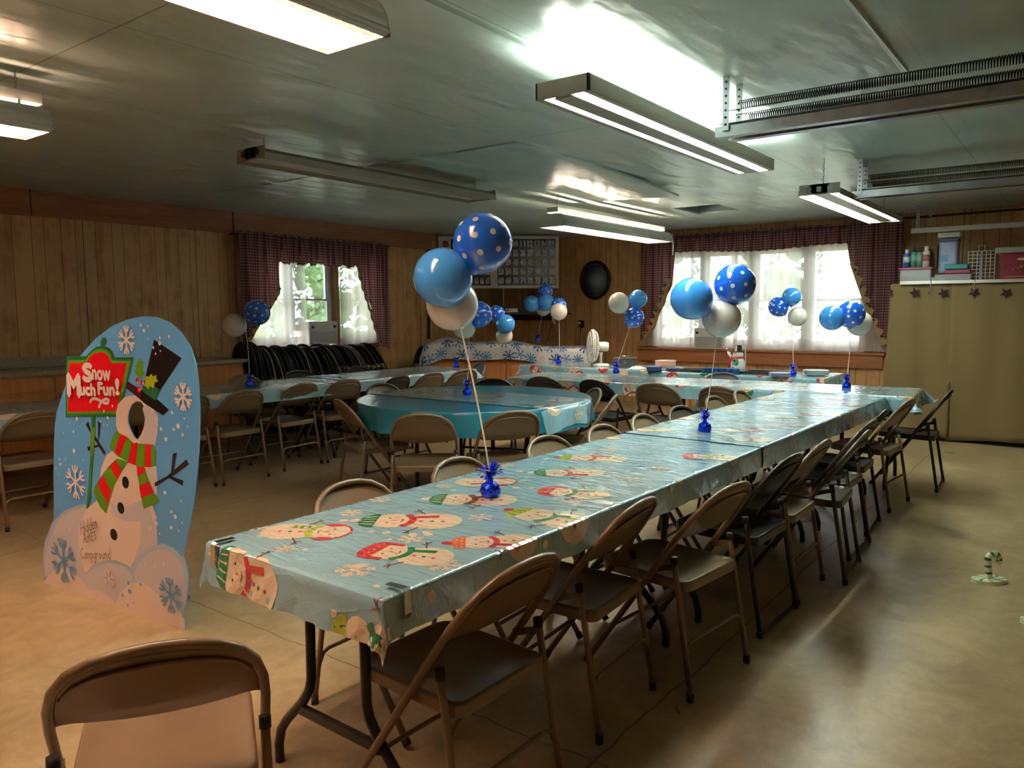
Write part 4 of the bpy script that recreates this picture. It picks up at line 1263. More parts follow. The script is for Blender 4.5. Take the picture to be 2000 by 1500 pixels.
dt(8.55, 2.05, R(90), 'folding table of the serving row holding the light-up snowman'); dt(8.55, 3.88, R(90), 'folding table of the serving row holding the cash box')
A3 = R(-1.5)
def T3(d, off=0.0): return (1.38 + math.cos(A3) * d - math.sin(A3) * off, 5.84 + math.sin(A3) * d + math.cos(A3) * off)
for d, lb in ((0, 'folding table of the wall-side row at the left, behind the snowman cutout'), (1.83, 'middle folding table of the wall-side row'), (3.66, 'far folding table of the wall-side row, near the corner desk')):
    p = T3(d); dt(p[0], p[1], A3, lb)
RC = (4.67, 3.87); RR = .915
rt = thing('round_table', 'large round folding table under a teal cover', 'table', (RC[0], RC[1], 0), R(20))
MB().lathe([(RR - .01, .70), (RR, .71), (RR, .74), (RR - .008, .745), (.001, .745)], 56).build('tabletop', M_TTOP, rt)
for s in (-1, 1):
    lf = MB()
    for q in (-1, 1): lf.tube([(s * .45, q * .30, .70), (s * .47, q * .30, .3), (s * .48, q * .30, .003)], .0155, 10)
    lf.tube([(s * .47, -.30, .25), (s * .47, .30, .25)], .011, 8); lf.box((s * .45, 0, .69), (.05, .66, .02))
    lf.build('leg_frame', M_BLACK, rt)

# ------------------------------------------------------------------ printed covers
TZ = .7465
def cover(L, rng, label, place, seed, full=False, g=.045, prints=None, lift=0.0, W=.76, fill=None, **kw):
    S = drape(L, W, *rng, g=g, lift=lift, seed=seed, **kw)
    if prints: prints(S)
    if fill: fill_print(S, *fill, seed, full)
    o = S.mb.build('tablecloth', PRINT_M)
    o.location = (place[0], place[1], TZ); o.rotation_euler = (0, 0, place[2])
    return tag(o, label, 'tablecloth', 'printed plastic tablecloths')
def loc_uv(x, y):
    dx, dy = x - TX, y - TY; c, s = math.cos(-TA), math.sin(-TA)
    return (dx * c - dy * s, dx * s + dy * c)
def near_prints(S):
    W = lambda x, y: loc_uv(x, y)
    snowman(S, W(1.66, 1.89), W(1.86, 1.60), 3, 2, 0)
    snowman(S, W(1.47, 1.66), W(1.545, 1.37), 2, 3, 2)
    snowman(S, W(1.585, 1.765), W(1.41, 2.04), 2, 4, 1, -1)
    snowman(S, W(2.01, 1.90), W(2.19, 1.62), 3, 5, 0)
    snowman(S, W(1.655, 1.485), W(1.83, 1.27), 7, 2, 0, -1)
    snowman(S, W(2.06, 1.56), W(2.06, 1.23), 4, 3, 0)
    snowman(S, W(2.45, 1.77), W(2.28, 2.00), 2, 2, 1)
    snowman(S, W(2.60, 1.85), W(2.78, 1.60), 3, 2, 0, -1)
    snowman(S, W(2.36, 1.66), W(2.44, 1.38), 2, 3, 2)
    snowman(S, W(1.20, 2.02), W(1.16, 1.72), 3, 2, 0)      # near end, hanging
    snowman(S, W(1.10, 1.50), W(1.11, 1.18), 4, 3, 0)
    snowman(S, W(2.95, 1.95), W(3.10, 1.66), 4, 2, 0)
    snowman(S, W(3.30, 1.50), W(3.42, 1.25), 2, 4, 2)
    snowman(S, W(1.92, 2.16), W(1.70, 2.14), 2, 2, 0)
    snowman(S, W(3.62, 1.95), W(3.45, 2.12), 3, 3, 1)
    snowman(S, W(2.35, 2.16), W(2.12, 2.12), 2, 3, 0)
    fl = [(1.33, 1.52, .06, .3), (1.34, 1.83, .035, .1), (1.90, 2.03, .045, 0), (1.47, 1.48, .02, 0), (1.50, 1.36, .055, 0), (1.21, 1.93, .065, .4), (2.20, 1.98, .04, .2), (1.93, 1.58, .05, .5), (1.72, 1.98, .045, .1),
          (1.62, 1.60, .045, .5), (2.30, 1.45, .05, .1), (2.66, 2.03, .045, .3), (2.72, 1.45, .05, .6), (3.0, 1.45, .05, .2), (3.25, 1.85, .05, .2), (3.6, 1.65, .05, .9), (1.42, 2.08, .04, .2), (2.05, 1.27, .04, .2)]
    for x, y, r, a in fl: flake(S, W(x, y), r * .9, a, w=.085)
    dots(S, -.12, 2.55, -.1, .86, 95, 11)
cover(3.66, (-.125, 2.60, -.105, .865), 'printed snowman tablecloth on the near part of the long table', (TX, TY, TA), 1, prints=near_prints, full=True, endflare=.05, g=.03)
cover(5.16, (2.50, 5.20, -.115, .875), 'printed snowman tablecloth on the far part of the long table, mirror bright', (TX, TY, TA), 2, lift=.004, fill=(2.55, 5.1, -.1, .86))
p = T2(0); cover(3.66, (-.14, 1.95, -.12, .88), 'printed snowman tablecloth at the right end of the cross table', (p[0], p[1], A2), 3, fill=(-.1, 1.9, -.1, .86), lift=.009 , endflare=.7)
cover(3.66, (1.86, 3.78, -.12, .88), 'printed snowman tablecloth at the left end of the cross table', (p[0], p[1], A2), 4, lift=.004, fill=(1.9, 3.7, -.1, .86))
cover(3.66, (-.12, 3.78, -.12, .88), 'printed snowman tablecloth on the serving table under the wide window', (8.55, 2.05, R(90)), 5, fill=(-.1, 3.7, -.1, .86))
p = T3(0); cover(3.66, (-.12, 2.1, -.12, .88), 'printed snowman tablecloth behind the cutout, wall-side tables', (p[0], p[1], A3), 6, fill=(-.1, 2.0, -.1, .86))
cover(5.49, (2.0, 3.72, -.12, .88), 'printed snowman tablecloth under the left balloon weight, wall-side tables', (p[0], p[1], A3), 7, lift=.004, fill=(2.1, 3.7, -.1, .86))
cover(5.49, (3.64, 5.62, -.12, .88), 'printed snowman tablecloth at the far end of the wall-side tables', (p[0], p[1], A3), 8, lift=.009, fill=(3.7, 5.5, -.1, .86), endflare=.6)
# round cover: teal film with a printed strip across
def round_pos(x, y, lift):
    r = math.hypot(x, y)
    if r <= RR: return (x, y, .001 + lift)
    a = math.atan2(y, x); q = r - RR
    fold = .10 * q * math.sin(a * 17) + .06 * q * math.sin(a * 31 + 1)
    rad = RR + .006 + lift + .05 * q + fold
    return (rad * math.cos(a), rad * math.sin(a), .001 + lift - q)
mb = MB(); n = 160
rs = [0.001, .3, .6, .8, RR - .01, RR, RR + .006, RR + .03, RR + .06, RR + .10, RR + .14, RR + .175]
mb.grid([2 * PI * k / n for k in range(n + 1)], rs, lambda a, r: round_pos(r * math.cos(a), r * math.sin(a), 0))
o = mb.build('tablecloth', M_TEAL); o.location = (RC[0], RC[1], TZ); tag(o, 'teal plastic cover draped over the round table', 'tablecloth', 'round table covers')
S = Surf(steps(-.33, .36, .04), steps(-1.06, 1.06, .035), lambda u, v: round_pos(u, v, .004))
fill_print(S, -.31, .34, -1.03, 1.03, 21)
o = S.mb.build('table_runner', PRINT_M); o.location = (RC[0], RC[1], TZ); tag(o, 'strip of printed snowman cloth laid across the teal round table', 'table runner')
# metal cloth clips
def clip(x, y, a, label):
    t = thing('tablecloth_clip', label, 'clip', (x, y, TZ), a, 'steel tablecloth clips')
    m = MB(); pts = [(-.0, .05, .010), (0, -.012, .011), (0, -.020, .006), (0, -.021, -.05), (0, -.016, -.062), (0, .03, -.064), (0, .045, -.058)]
    for a_, b_ in zip(pts, pts[1:]):
        A, B = Vector(a_), Vector(b_); d = (B - A).normalized(); nn = Vector((1, 0, 0)).cross(d) * .0012; w = Vector((.011, 0, 0))
        m.add([A - w - nn, A + w - nn, B + w - nn, B - w - nn, A - w + nn, A + w + nn, B + w + nn, B - w + nn], [(0, 1, 2, 3), (7, 6, 5, 4), (0, 4, 5, 1), (1, 5, 6, 2), (2, 6, 7, 3), (3, 7, 4, 0)])
    m.build('clip', M_CHROME, t)
    return t
p = along(.055, -.006); clip(p[0], p[1], TA, 'shiny steel clip at the near right corner of the long table')
p = along(-.006, .70); clip(p[0], p[1], TA - PI / 2, 'steel clip at the near left corner of the long table')

# ------------------------------------------------------------------ balloons
def balloon_mesh(r, dotted, name, parent, m, c, tie, seed=0):
    """latex balloon centred at c (local), nozzle pointing to tie"""
    c = Vector(c); d = (Vector(tie) - c)
    if d.length < 1e-4: d = Vector((0, 0, -1))
    d.normalize(); q = Vector((0, 0, -1)).rotation_difference(d).to_matrix()
    prof = []
    for i in range(25):
        th = PI * i / 24            # from bottom (nozzle) to top
        rr = r * math.sin(th); z = -r * math.cos(th)
        if th < .9: z -= r * .13 * (1 - th / .9) ** 2
        prof.append((max(rr, r * .05), z))
    prof = [(r * .075, -r * 1.24), (r * .03, -r * 1.19), (r * .04, -r * 1.15)] + prof[0:]
    prof[-1] = (1e-4, r)
    mb = MB().lathe(prof, 32, (0, 0, 0))
    if dotted:
        N = 34; ga = PI * (3 - math.sqrt(5))
        for k in range(N):
            z = 1 - 2 * (k + .5) / N; ph = k * ga + seed
            n = Vector((math.sqrt(1 - z * z) * math.cos(ph), math.sqrt(1 - z * z) * math.sin(ph), z))
            if z < -.88: continue
            a = n.orthogonal().normalized(); b = n.cross(a)
            rd_ = r * .105
            pts = [(n * math.sqrt(max(0, 1 - .105 ** 2)) * r + (a * math.cos(t) + b * math.sin(t)) * rd_) for t in [2 * PI * j / 12 for j in range(12)]]
            pts = [p.normalized() * r * 1.004 for p in pts]
            if z < -.6: pts = [Vector((p.x, p.y, p.z - r * .02)) for p in pts]
            mb.add([n * r * 1.008] + pts, [(0, 1 + j, 1 + (j + 1) % 12) for j in range(12)], 1, True)
    mb.v = [tuple(q @ Vector(v) + c) for v in mb.v]
    o = mb.build(name, [m, M_DOT], parent)
    return o
def weight_mesh(parent, seed):
    rd = random.Random(seed)
    prof = [(.001, 0), (.026, 0), (.034, .01), (.036, .030), (.031, .046), (.016, .057), (.010, .062), (.012, .070)]
    mb = MB(); n = 20
    o = len(mb.v)
    mb.lathe(prof, n)
    for i in range(len(mb.v)):
        v = mb.v[i]; a = math.atan2(v[1], v[0]); f = 1 + .10 * math.sin(a * 7 + v[2] * 90) + rd.uniform(-.04, .04); mb.v[i] = (v[0] * f, v[1] * f, v[2])
    w = mb.build('weight', M_WEIGHT, parent)
    tf = MB()
    for k in range(70):
        a = rd.uniform(0, 2 * PI); tl = rd.uniform(.15, 1.75); L = rd.uniform(.045, .075); wd = .0034
        d = Vector((math.cos(a), math.sin(a), 0)); s = Vector((-math.sin(a), math.cos(a), 0)) * wd
        pts = []
        p = Vector((0, 0, .066)) + d * .004
        for j in range(5):
            pts += [p - s, p + s]; th = tl * (.35 + .33 * j); p = p + (d * math.sin(min(th, 2.0)) + Vector((0, 0, math.cos(min(th, 2.0))))) * L / 4 + Vector((rd.uniform(-1, 1), rd.uniform(-1, 1), 0)) * .002
        tf.add(pts, [(2 * j, 2 * j + 1, 2 * j + 3, 2 * j + 2) for j in range(4)])
    tf.build('tinsel_tuft', M_WEIGHT, w)
    return w
def bouquet(w, bals, label, seed):
    t = thing('balloon_bouquet', label, 'balloons', w, 0, 'balloon bouquets tied to blue foil weights')
    W = Vector(w)
    weight_mesh(t, seed)
    cs = [Vector(b[1:4]) - W for b in bals]; rs = [b[4] for b in bals]
    lo = min(range(len(cs)), key=lambda i: cs[i].z)
    tie = sum(cs, Vector()) / len(cs); tie.z = cs[lo].z - rs[lo] * .35
    tie = tie * .75 + (cs[lo] + Vector((0, 0, -rs[lo] * .9))) * .25
    N = {'d': ('royal blue balloon with white dots', M_BD), 'l': ('plain light blue balloon', M_BL), 'w': ('plain white balloon', M_BW)}
    for i, b in enumerate(bals):
        o = balloon_mesh(b[4], b[0] == 'd', 'balloon', t, N[b[0]][1], cs[i], tie, seed + i)
        o['label'] = N[b[0]][0]
    pts = []
    st = Vector((0, 0, .085)); mid = (st + tie) / 2 + Vector((.012, -.01, 0))
    for k in range(15):
        f = k / 14; pts.append(st * (1 - f) ** 2 + mid * 2 * f * (1 - f) + tie * f * f)
    MB().tube(pts, .0034 if seed == 10 else .0025, 6).build('ribbon', M_RIBBON, t)
    lp = MB(); rd = random.Random(seed)
    for s in (-1, 1):
        q = [st + Vector((s * .03 * math.sin(PI * j / 6) * (1 + .3 * s), .02 * math.sin(2 * PI * j / 6), .006 + .012 * math.sin(PI * j / 6))) for j in range(7)]
        lp.tube(q, .0018, 5)
    lp.build('ribbon_bow', M_RIBBON, t)
    return t
TB = .7475
B = [((2.17, 1.73, TB), [('d', 2.25, 1.82, 1.683, .111), ('l', 2.15, 1.93, 1.555, .110), ('w', 2.24, 1.965, 1.455, .100)], 'near bouquet of three big balloons tied to a tinsel weight on the long table'),
     ((4.03, 1.68, TB), [('l', 4.05, 1.78, 1.49, .117), ('d', 4.23, 1.60, 1.57, .114), ('w', 4.22, 1.67, 1.38, .109)], 'three balloons before the wide window, tied at the middle of the long table'),
     ((6.92, 1.62, TB), [('l', 6.89, 1.75, 1.35, .105), ('d', 6.98, 1.62, 1.38, .116), ('w', 7.20, 1.60, 1.30, .109)], 'rightmost bouquet, tied to the cross table near the canvas'),
     ((7.95, 2.38, TB), [('l', 7.96, 2.42, 1.55, .093), ('d', 7.93, 2.54, 1.45, .100), ('w', 8.08, 2.39, 1.35, .097)], 'small bouquet tied at the right end of the serving table'),
     ((7.24, 4.03, TB), [('w', 6.96, 3.85, 1.5, .107), ('l', 7.15, 3.73, 1.54, .094), ('d', 7.10, 3.75, 1.35, .104)], 'bouquet floating between the round mirror and plaid curtain'),
     ((8.20, 5.40, TB), [('d', 8.30, 5.46, 1.49, .100), ('w', 8.22, 5.41, 1.41, .110)], 'two balloons, white over dotted blue, tied at the left end of the serving table'),
     ((9.02, 6.30, .985), [('d', 8.86, 6.05, 1.69, .104), ('l', 8.72, 6.19, 1.52, .115), ('l', 8.80, 6.00, 1.535, .120), ('w', 8.93, 6.14, 1.45, .105)], 'bouquet with two light blue balloons tied on the snowflake-covered desk'),
     ((6.92, 6.02, TB), [('d', 7.17, 5.60, 1.39, .102), ('l', 7.2, 5.49, 1.27, .114), ('w', 7.28, 5.57, 1.13, .102)], 'leaning bouquet tied at the far end of the wall-side tables'),
     ((4.68, 3.96, TB + .006), [('d', 4.79, 3.92, 1.4, .107), ('l', 4.82, 4.06, 1.36, .099), ('w', 4.72, 4.02, 1.30, .095)], 'bouquet tied at the middle of the round teal table'),
     ((4.14, 6.10, TB + .004), [('d', 4.20, 6.02, 1.42, .110), ('l', 4.27, 6.15, 1.435, .110), ('w', 4.14, 6.31, 1.31, .112)], 'leftmost bouquet, by the plaid curtain of the left wall window')]
for i, (w, b, lb) in enumerate(B): bouquet(w, b, lb, 10 + i)

# ------------------------------------------------------------------ snowman photo cutout
ART = {"outline":[[0.169,0.759],[0.183,0.856],[0.205,0.928],[0.258,1.014],[0.345,1.134],[0.447,1.228],[0.575,1.309],[0.714,1.37],[0.845,1.402],[0.952,1.414],[1.054,1.412],[1.152,1.387],[1.229,1.343],[1.287,1.284],[1.321,1.21],[1.334,1.121],[1.338,1.022],[1.331,0.9],[1.316,0.777],[1.286,0.631],[1.271,0.575],[1.244,0.5],[1.208,0.411],[1.176,0.352],[1.195,0.318],[1.21,0.262],[1.2,0.175],[1.174,0.105],[1.145,0.056],[1.16,0.037],[1.165,-0.003],[0.879,0.0],[0.497,-0.008],[0.181,-0.019],[-0.058,-0.02],[-0.016,0.024],[-0.015,0.106],[0.01,0.199],[0.076,0.309],[0.123,0.365],[0.142,0.49]],"hole":[[0.9,1.027],[0.924,1.024],[0.942,1.006],[0.952,0.978],[0.947,0.941],[0.936,0.907],[0.918,0.879],[0.895,0.854],[0.884,0.847],[0.86,0.858],[0.834,0.883],[0.815,0.918],[0.814,0.948],[0.827,0.983],[0.852,1.011],[0.878,1.024]],"art":[["poly","lilac_edge",[[-0.015,0.027],[-0.018,0.118],[0.013,0.224],[0.102,0.344],[0.233,0.429],[0.375,0.477],[0.473,0.492],[0.459,0.365],[0.369,0.232],[0.392,0.152],[0.152,0.11]]],["poly","lilac",[[-0.005,0.038],[0.001,0.122],[0.057,0.244],[0.16,0.364],[0.298,0.437],[0.416,0.469],[0.471,0.477],[0.414,0.358],[0.349,0.241],[0.409,0.119],[0.41,0.035],[0.187,0.029],[0.019,0.03]]],["poly","green_dark",[[0.519,0.932],[0.555,0.934],[0.536,0.791],[0.493,0.568],[0.488,0.521],[0.463,0.477],[0.435,0.461],[0.451,0.516],[0.467,0.571],[0.506,0.788]]],["poly","green",[[0.527,0.93],[0.543,0.931],[0.513,0.72],[0.481,0.566],[0.451,0.481],[0.445,0.474],[0.472,0.565],[0.503,0.719]]],["poly","twig",[[0.467,0.888],[0.49,0.905],[0.509,0.866],[0.54,0.843],[0.568,0.819],[0.571,0.913],[0.596,0.905],[0.582,0.84],[0.571,0.815],[0.628,0.764],[0.615,0.749],[0.572,0.787],[0.526,0.777],[0.478,0.757],[0.473,0.779],[0.506,0.785],[0.566,0.797],[0.537,0.82],[0.502,0.852]]],["poly","green",[[0.519,0.915],[0.551,0.918],[0.54,0.845],[0.523,0.747],[0.493,0.744],[0.506,0.842]]],["poly","pink",[[0.435,0.461],[0.552,0.529],[0.652,0.553],[0.966,0.591],[1.003,0.509],[1.001,0.378],[0.905,0.297],[0.79,0.227],[0.711,0.184],[0.388,0.121],[0.356,0.17],[0.338,0.275],[0.364,0.375]]],["poly","lilac",[[0.886,0.482],[0.927,0.543],[0.969,0.515],[0.997,0.443],[1.0,0.373],[0.907,0.319],[0.829,0.25],[0.791,0.233],[0.866,0.357]]],["poly","pink",[[0.723,0.796],[0.634,0.754],[0.584,0.681],[0.565,0.611],[0.593,0.545],[0.664,0.48],[0.796,0.487],[0.925,0.515],[1.01,0.597],[1.028,0.663],[1.022,0.732],[0.981,0.765],[0.803,0.759]]],["poly","lilac",[[0.943,0.729],[1.014,0.737],[1.026,0.684],[1.02,0.609],[0.98,0.544],[0.886,0.482],[0.774,0.45],[0.68,0.454],[0.645,0.483],[0.778,0.495],[0.89,0.527],[0.965,0.569],[0.963,0.656]]],["poly","lilac",[[0.644,0.522],[0.704,0.51],[0.777,0.519],[0.844,0.544],[0.897,0.566],[0.962,0.524],[0.915,0.483],[0.856,0.461],[0.79,0.45],[0.719,0.46],[0.668,0.485]]],["poly","pink",[[0.725,0.951],[0.742,0.996],[0.783,1.037],[0.839,1.05],[0.92,1.055],[1.003,1.012],[1.046,0.962],[1.037,0.887],[1.013,0.827],[0.845,0.823],[0.747,0.853],[0.723,0.896]]],["poly","lilac",[[0.95,0.945],[0.932,0.997],[0.969,1.02],[1.026,0.981],[1.038,0.919],[1.014,0.838],[0.9,0.833],[0.937,0.89]]],["poly","blue_edge",[[1.153,0.052],[1.196,0.163],[1.212,0.263],[1.191,0.334],[1.12,0.375],[1.035,0.382],[0.946,0.353],[0.852,0.299],[0.771,0.224],[0.744,0.133],[0.887,0.092],[1.061,0.06]]],["poly","lilac",[[1.142,0.061],[1.176,0.16],[1.184,0.258],[1.162,0.318],[1.101,0.351],[1.024,0.352],[0.935,0.324],[0.838,0.252],[0.786,0.186],[0.778,0.094],[0.957,0.072]]],["poly","blue_edge",[[0.378,0.119],[0.456,0.181],[0.581,0.228],[0.659,0.239],[0.753,0.232],[0.806,0.201],[0.796,0.086],[0.501,0.028]]],["poly","lilac",[[0.377,0.113],[0.475,0.172],[0.589,0.213],[0.658,0.222],[0.733,0.217],[0.786,0.186],[0.777,0.082],[0.557,-0.008],[0.365,0.002]]],["poly","pink",[[-0.058,-0.02],[0.033,0.051],[0.106,0.096],[0.219,0.124],[0.283,0.114],[0.352,0.078],[0.39,0.041],[0.484,0.058],[0.562,0.046],[0.628,0.016],[0.673,0.079],[0.764,0.142],[0.858,0.168],[0.928,0.151],[0.971,0.131],[1.067,0.138],[1.13,0.085],[1.16,0.037],[1.165,-0.003],[0.879,0.0],[0.497,-0.008],[0.181,-0.019]]],["poly","maroon",[[0.822,1.117],[0.905,1.086],[0.884,1.053],[0.815,1.081]]],["poly","black",[[1.034,1.311],[1.225,1.234],[1.069,1.088],[1.031,1.039],[0.936,1.082]]],["poly","black",[[0.821,1.114],[0.931,1.082],[1.056,1.039],[1.127,1.001],[1.084,0.974],[0.951,1.019],[0.819,1.085]]],["poly","maroon",[[0.818,1.117],[0.922,1.083],[0.925,1.032],[0.815,1.084]]],["poly","green_dark",[[0.937,1.098],[1.011,1.107],[1.07,1.086],[1.032,1.037],[0.939,1.074]]],["poly","green",[[0.921,1.225],[0.928,1.212],[0.947,1.209],[0.94,1.196],[0.949,1.183],[0.94,1.17],[0.958,1.161],[0.935,1.14],[0.921,1.132],[0.908,1.139],[0.887,1.152],[0.877,1.168],[0.892,1.175],[0.879,1.191],[0.904,1.195],[0.903,1.208]]],["poly","lime",[[1.009,1.158],[1.018,1.145],[1.045,1.154],[1.041,1.138],[1.056,1.126],[1.029,1.118],[1.021,1.091],[0.996,1.101],[0.978,1.085],[0.969,1.096],[0.947,1.1],[0.96,1.119],[0.956,1.132],[0.968,1.145],[0.989,1.143]]],["dot","red",[0.898,1.123],0.013],["dot","red",[0.935,1.114],0.013],["dot","red",[0.911,1.082],0.015],["dot","white",[0.901,1.115],0.005],["dot","white",[0.942,1.111],0.006],["dot","white",[0.918,1.081],0.005],["poly","green",[[0.726,0.877],[0.751,0.867],[0.808,0.854],[0.857,0.83],[0.939,0.833],[1.007,0.837],[1.023,0.801],[1.014,0.74],[0.986,0.731],[0.93,0.726],[0.873,0.725],[0.81,0.737],[0.721,0.757],[0.664,0.791],[0.682,0.832]]],["poly","green",[[0.72,0.745],[0.81,0.737],[0.753,0.682],[0.694,0.616],[0.653,0.543],[0.608,0.463],[0.559,0.491],[0.516,0.551],[0.523,0.584],[0.574,0.635],[0.648,0.699]]],["poly","green",[[0.873,0.725],[0.933,0.726],[0.962,0.674],[1.0,0.617],[1.039,0.582],[0.983,0.554],[0.915,0.528],[0.904,0.574],[0.888,0.642],[0.876,0.691]]],["poly","red",[[0.754,0.864],[0.805,0.853],[0.779,0.817],[0.747,0.757],[0.704,0.773],[0.727,0.82]]],["poly","red",[[0.838,0.826],[0.888,0.836],[0.868,0.729],[0.807,0.734],[0.827,0.783]]],["poly","red",[[0.944,0.832],[0.989,0.835],[0.985,0.731],[0.939,0.727]]],["poly","red",[[0.659,0.7],[0.709,0.736],[0.754,0.686],[0.716,0.642]]],["poly","red",[[0.554,0.608],[0.603,0.652],[0.663,0.577],[0.63,0.516],[0.58,0.563]]],["poly","red",[[0.873,0.725],[0.933,0.726],[0.94,0.704],[0.878,0.676]]],["poly","red",[[0.887,0.632],[0.964,0.662],[1.001,0.615],[0.901,0.576]]],["ell","white","",[[0.782,0.637],[0.816,0.641],[0.785,0.669]]],["ell","black","",[[0.782,0.637],[0.81,0.64],[0.784,0.666]]],["ell","white","",[[0.734,0.508],[0.769,0.512],[0.737,0.54]]],["ell","black","",[[0.734,0.508],[0.763,0.512],[0.737,0.537]]],["ell","white","",[[0.659,0.367],[0.694,0.372],[0.662,0.4]]],["ell","black","",[[0.659,0.367],[0.689,0.371],[0.662,0.396]]],["poly","twig",[[1.007,0.661],[1.104,0.704],[1.129,0.722],[1.146,0.807],[1.176,0.815],[1.147,0.731],[1.241,0.792],[1.256,0.771],[1.133,0.704],[1.216,0.694],[1.209,0.671],[1.112,0.696],[1.009,0.643]]],["poly","green_dark",[[0.323,1.219],[0.494,1.223],[0.541,1.253],[0.587,1.271],[0.619,1.274],[0.619,1.297],[0.637,1.314],[0.656,1.317],[0.67,1.304],[0.663,1.286],[0.651,1.273],[0.688,1.268],[0.712,1.253],[0.73,1.223],[0.878,1.228],[0.847,1.161],[0.789,1.035],[0.756,1.012],[0.724,0.945],[0.293,0.914],[0.31,1.135]]],["poly","green",[[0.335,1.2],[0.492,1.205],[0.517,1.227],[0.563,1.252],[0.618,1.262],[0.666,1.258],[0.695,1.241],[0.708,1.208],[0.857,1.212],[0.825,1.142],[0.746,0.959],[0.307,0.929],[0.322,1.135]]],["poly","red",[[0.348,1.186],[0.496,1.191],[0.527,1.221],[0.567,1.239],[0.616,1.246],[0.659,1.241],[0.688,1.222],[0.701,1.196],[0.825,1.199],[0.793,1.123],[0.732,0.973],[0.316,0.941],[0.334,1.136]]],["poly","pink",[[0.726,0.962],[0.743,1.002],[0.783,1.031],[0.839,1.05],[0.864,1.025],[0.822,0.968],[0.807,0.902],[0.723,0.896]]],["poly","green_dark",[[0.52,0.935],[0.555,0.938],[0.546,0.883],[0.518,0.881]]],["line","white",0.009,[[0.515,1.001],[0.521,1.012],[0.544,1.02],[0.571,1.02],[0.608,1.011],[0.64,1.002],[0.664,1.006],[0.671,1.021],[0.65,1.024],[0.625,1.017],[0.602,1.003],[0.589,0.982]]],["flake","white",[0.829,1.306],0.067,0.009],["flake","white",[1.233,1.066],0.063,0.009],["flake","white",[0.365,0.593],0.088,0.009],["flake","blue",[0.197,0.161],0.119,0.01],["flake","blue",[1.083,0.147],0.085,0.009],["flake","pale",[0.601,0.139],0.048,0.007],["dot","white",[0.976,1.351],0.009],["dot","white",[0.954,1.375],0.007],["dot","white",[1.005,1.37],0.006],["dot","white",[1.003,1.315],0.005],["dot","white",[1.09,1.32],0.007],["dot","white",[1.155,1.326],0.007],["dot","white",[1.088,1.296],0.01],["dot","white",[1.161,0.993],0.008],["dot","white",[1.246,0.972],0.005],["dot","white",[1.079,0.914],0.009],["dot","white",[1.113,0.871],0.01],["dot","white",[1.171,0.919],0.008],["dot","white",[1.202,0.936],0.012],["dot","white",[1.268,0.938],0.005],["dot","white",[1.231,0.9],0.008],["dot","white",[0.409,0.914],0.01],["dot","white",[0.348,0.888],0.004],["dot","white",[0.283,0.834],0.004],["dot","white",[0.375,0.847],0.007],["dot","white",[0.611,0.915],0.006],["dot","white",[0.671,0.937],0.008],["dot","white",[0.639,0.902],0.004],["dot","white",[0.665,0.9],0.005],["dot","white",[0.372,0.751],0.012],["dot","white",[0.238,0.696],0.006],["dot","white",[0.292,0.701],0.006],["dot","white",[0.243,0.671],0.009],["dot","white",[0.202,0.646],0.006],["dot","white",[0.448,0.713],0.004],["dot","white",[0.224,0.618],0.004],["dot","white",[1.095,0.628],0.009],["dot","white",[1.207,0.604],0.007],["dot","white",[1.137,0.547],0.008],["dot","white",[1.162,0.527],0.011],["dot","white",[1.018,0.505],0.007],["dot","white",[1.021,0.476],0.01],["dot","white",[1.127,0.473],0.009],["dot","white",[1.18,0.465],0.005],["dot","white",[1.038,0.431],0.005],["dot","white",[1.209,0.506],0.005],["dot","white",[0.971,0.446],0.007],["dot","pale",[0.984,0.266],0.009],["dot","pale",[1.019,0.348],0.008],["dot","pale",[0.912,0.265],0.006],["dot","pale",[1.054,0.291],0.011],["dot","pale",[1.104,0.328],0.005],["dot","pale",[0.293,0.34],0.01],["dot","pale",[0.236,0.402],0.008],["dot","blue",[0.766,0.149],0.008],["dot","blue",[0.865,0.16],0.008],["dot","blue",[0.772,0.108],0.012],["dot","blue",[0.712,0.076],0.009],["dot","blue",[0.799,0.056],0.005],["dot","blue",[0.75,0.035],0.005],["dot","white",[1.043,1.276],0.007],["dot","white",[1.094,1.262],0.005],["dot","white",[1.059,1.249],0.006],["dot","white",[0.715,0.995],0.007],["dot","white",[0.644,0.966],0.007]],"tx":{"S":[[0.472,1.097],[0.565,1.194]],"now":[[0.556,1.11],[0.711,1.164]],"M":[[0.332,1.018],[0.457,1.139]],"uch":[[0.448,1.031],[0.582,1.097]],"Fun":[[0.598,1.04],[0.739,1.105]],"ex":[[0.742,1.047],[0.778,1.129]]},"hw":{"h":[[0.393,0.327],[0.549,0.419]],"hh":[[0.383,0.38]],"a":[[0.412,0.284],[0.532,0.365]],"c":[[0.379,0.201],[0.644,0.285]],"ch":[[0.385,0.252]]}}
CO = {'pink': (.80, .66, .62), 'lilac': (.60, .58, .68), 'lilac_edge': (.40, .52, .72), 'blue_edge': (.42, .55, .74), 'pale': (.78, .66, .64), 'green_dark': (.02, .13, .05), 'green': (.10, .27, .015),
      'twig': (.028, .016, .02), 'maroon': (.07, .008, .02), 'black': (.008, .006, .008), 'lime': (.36, .46, .02), 'red': (.68, .006, .02), 'white': (.84, .76, .76), 'blue': (.11, .30, .55), 'ink': (.03, .02, .025), 'scarf': (.1, .27, .015)}
CK = list(CO)
cm = [mat('card_sky', (.11, .37, .80), .32, spec=.45), mat('card_edge', (.55, .45, .34), .8)] + [mat('card_' + k, v, .32, spec=.4) for k, v in CO.items()]
CI = {k: i + 2 for i, k in enumerate(CK)}
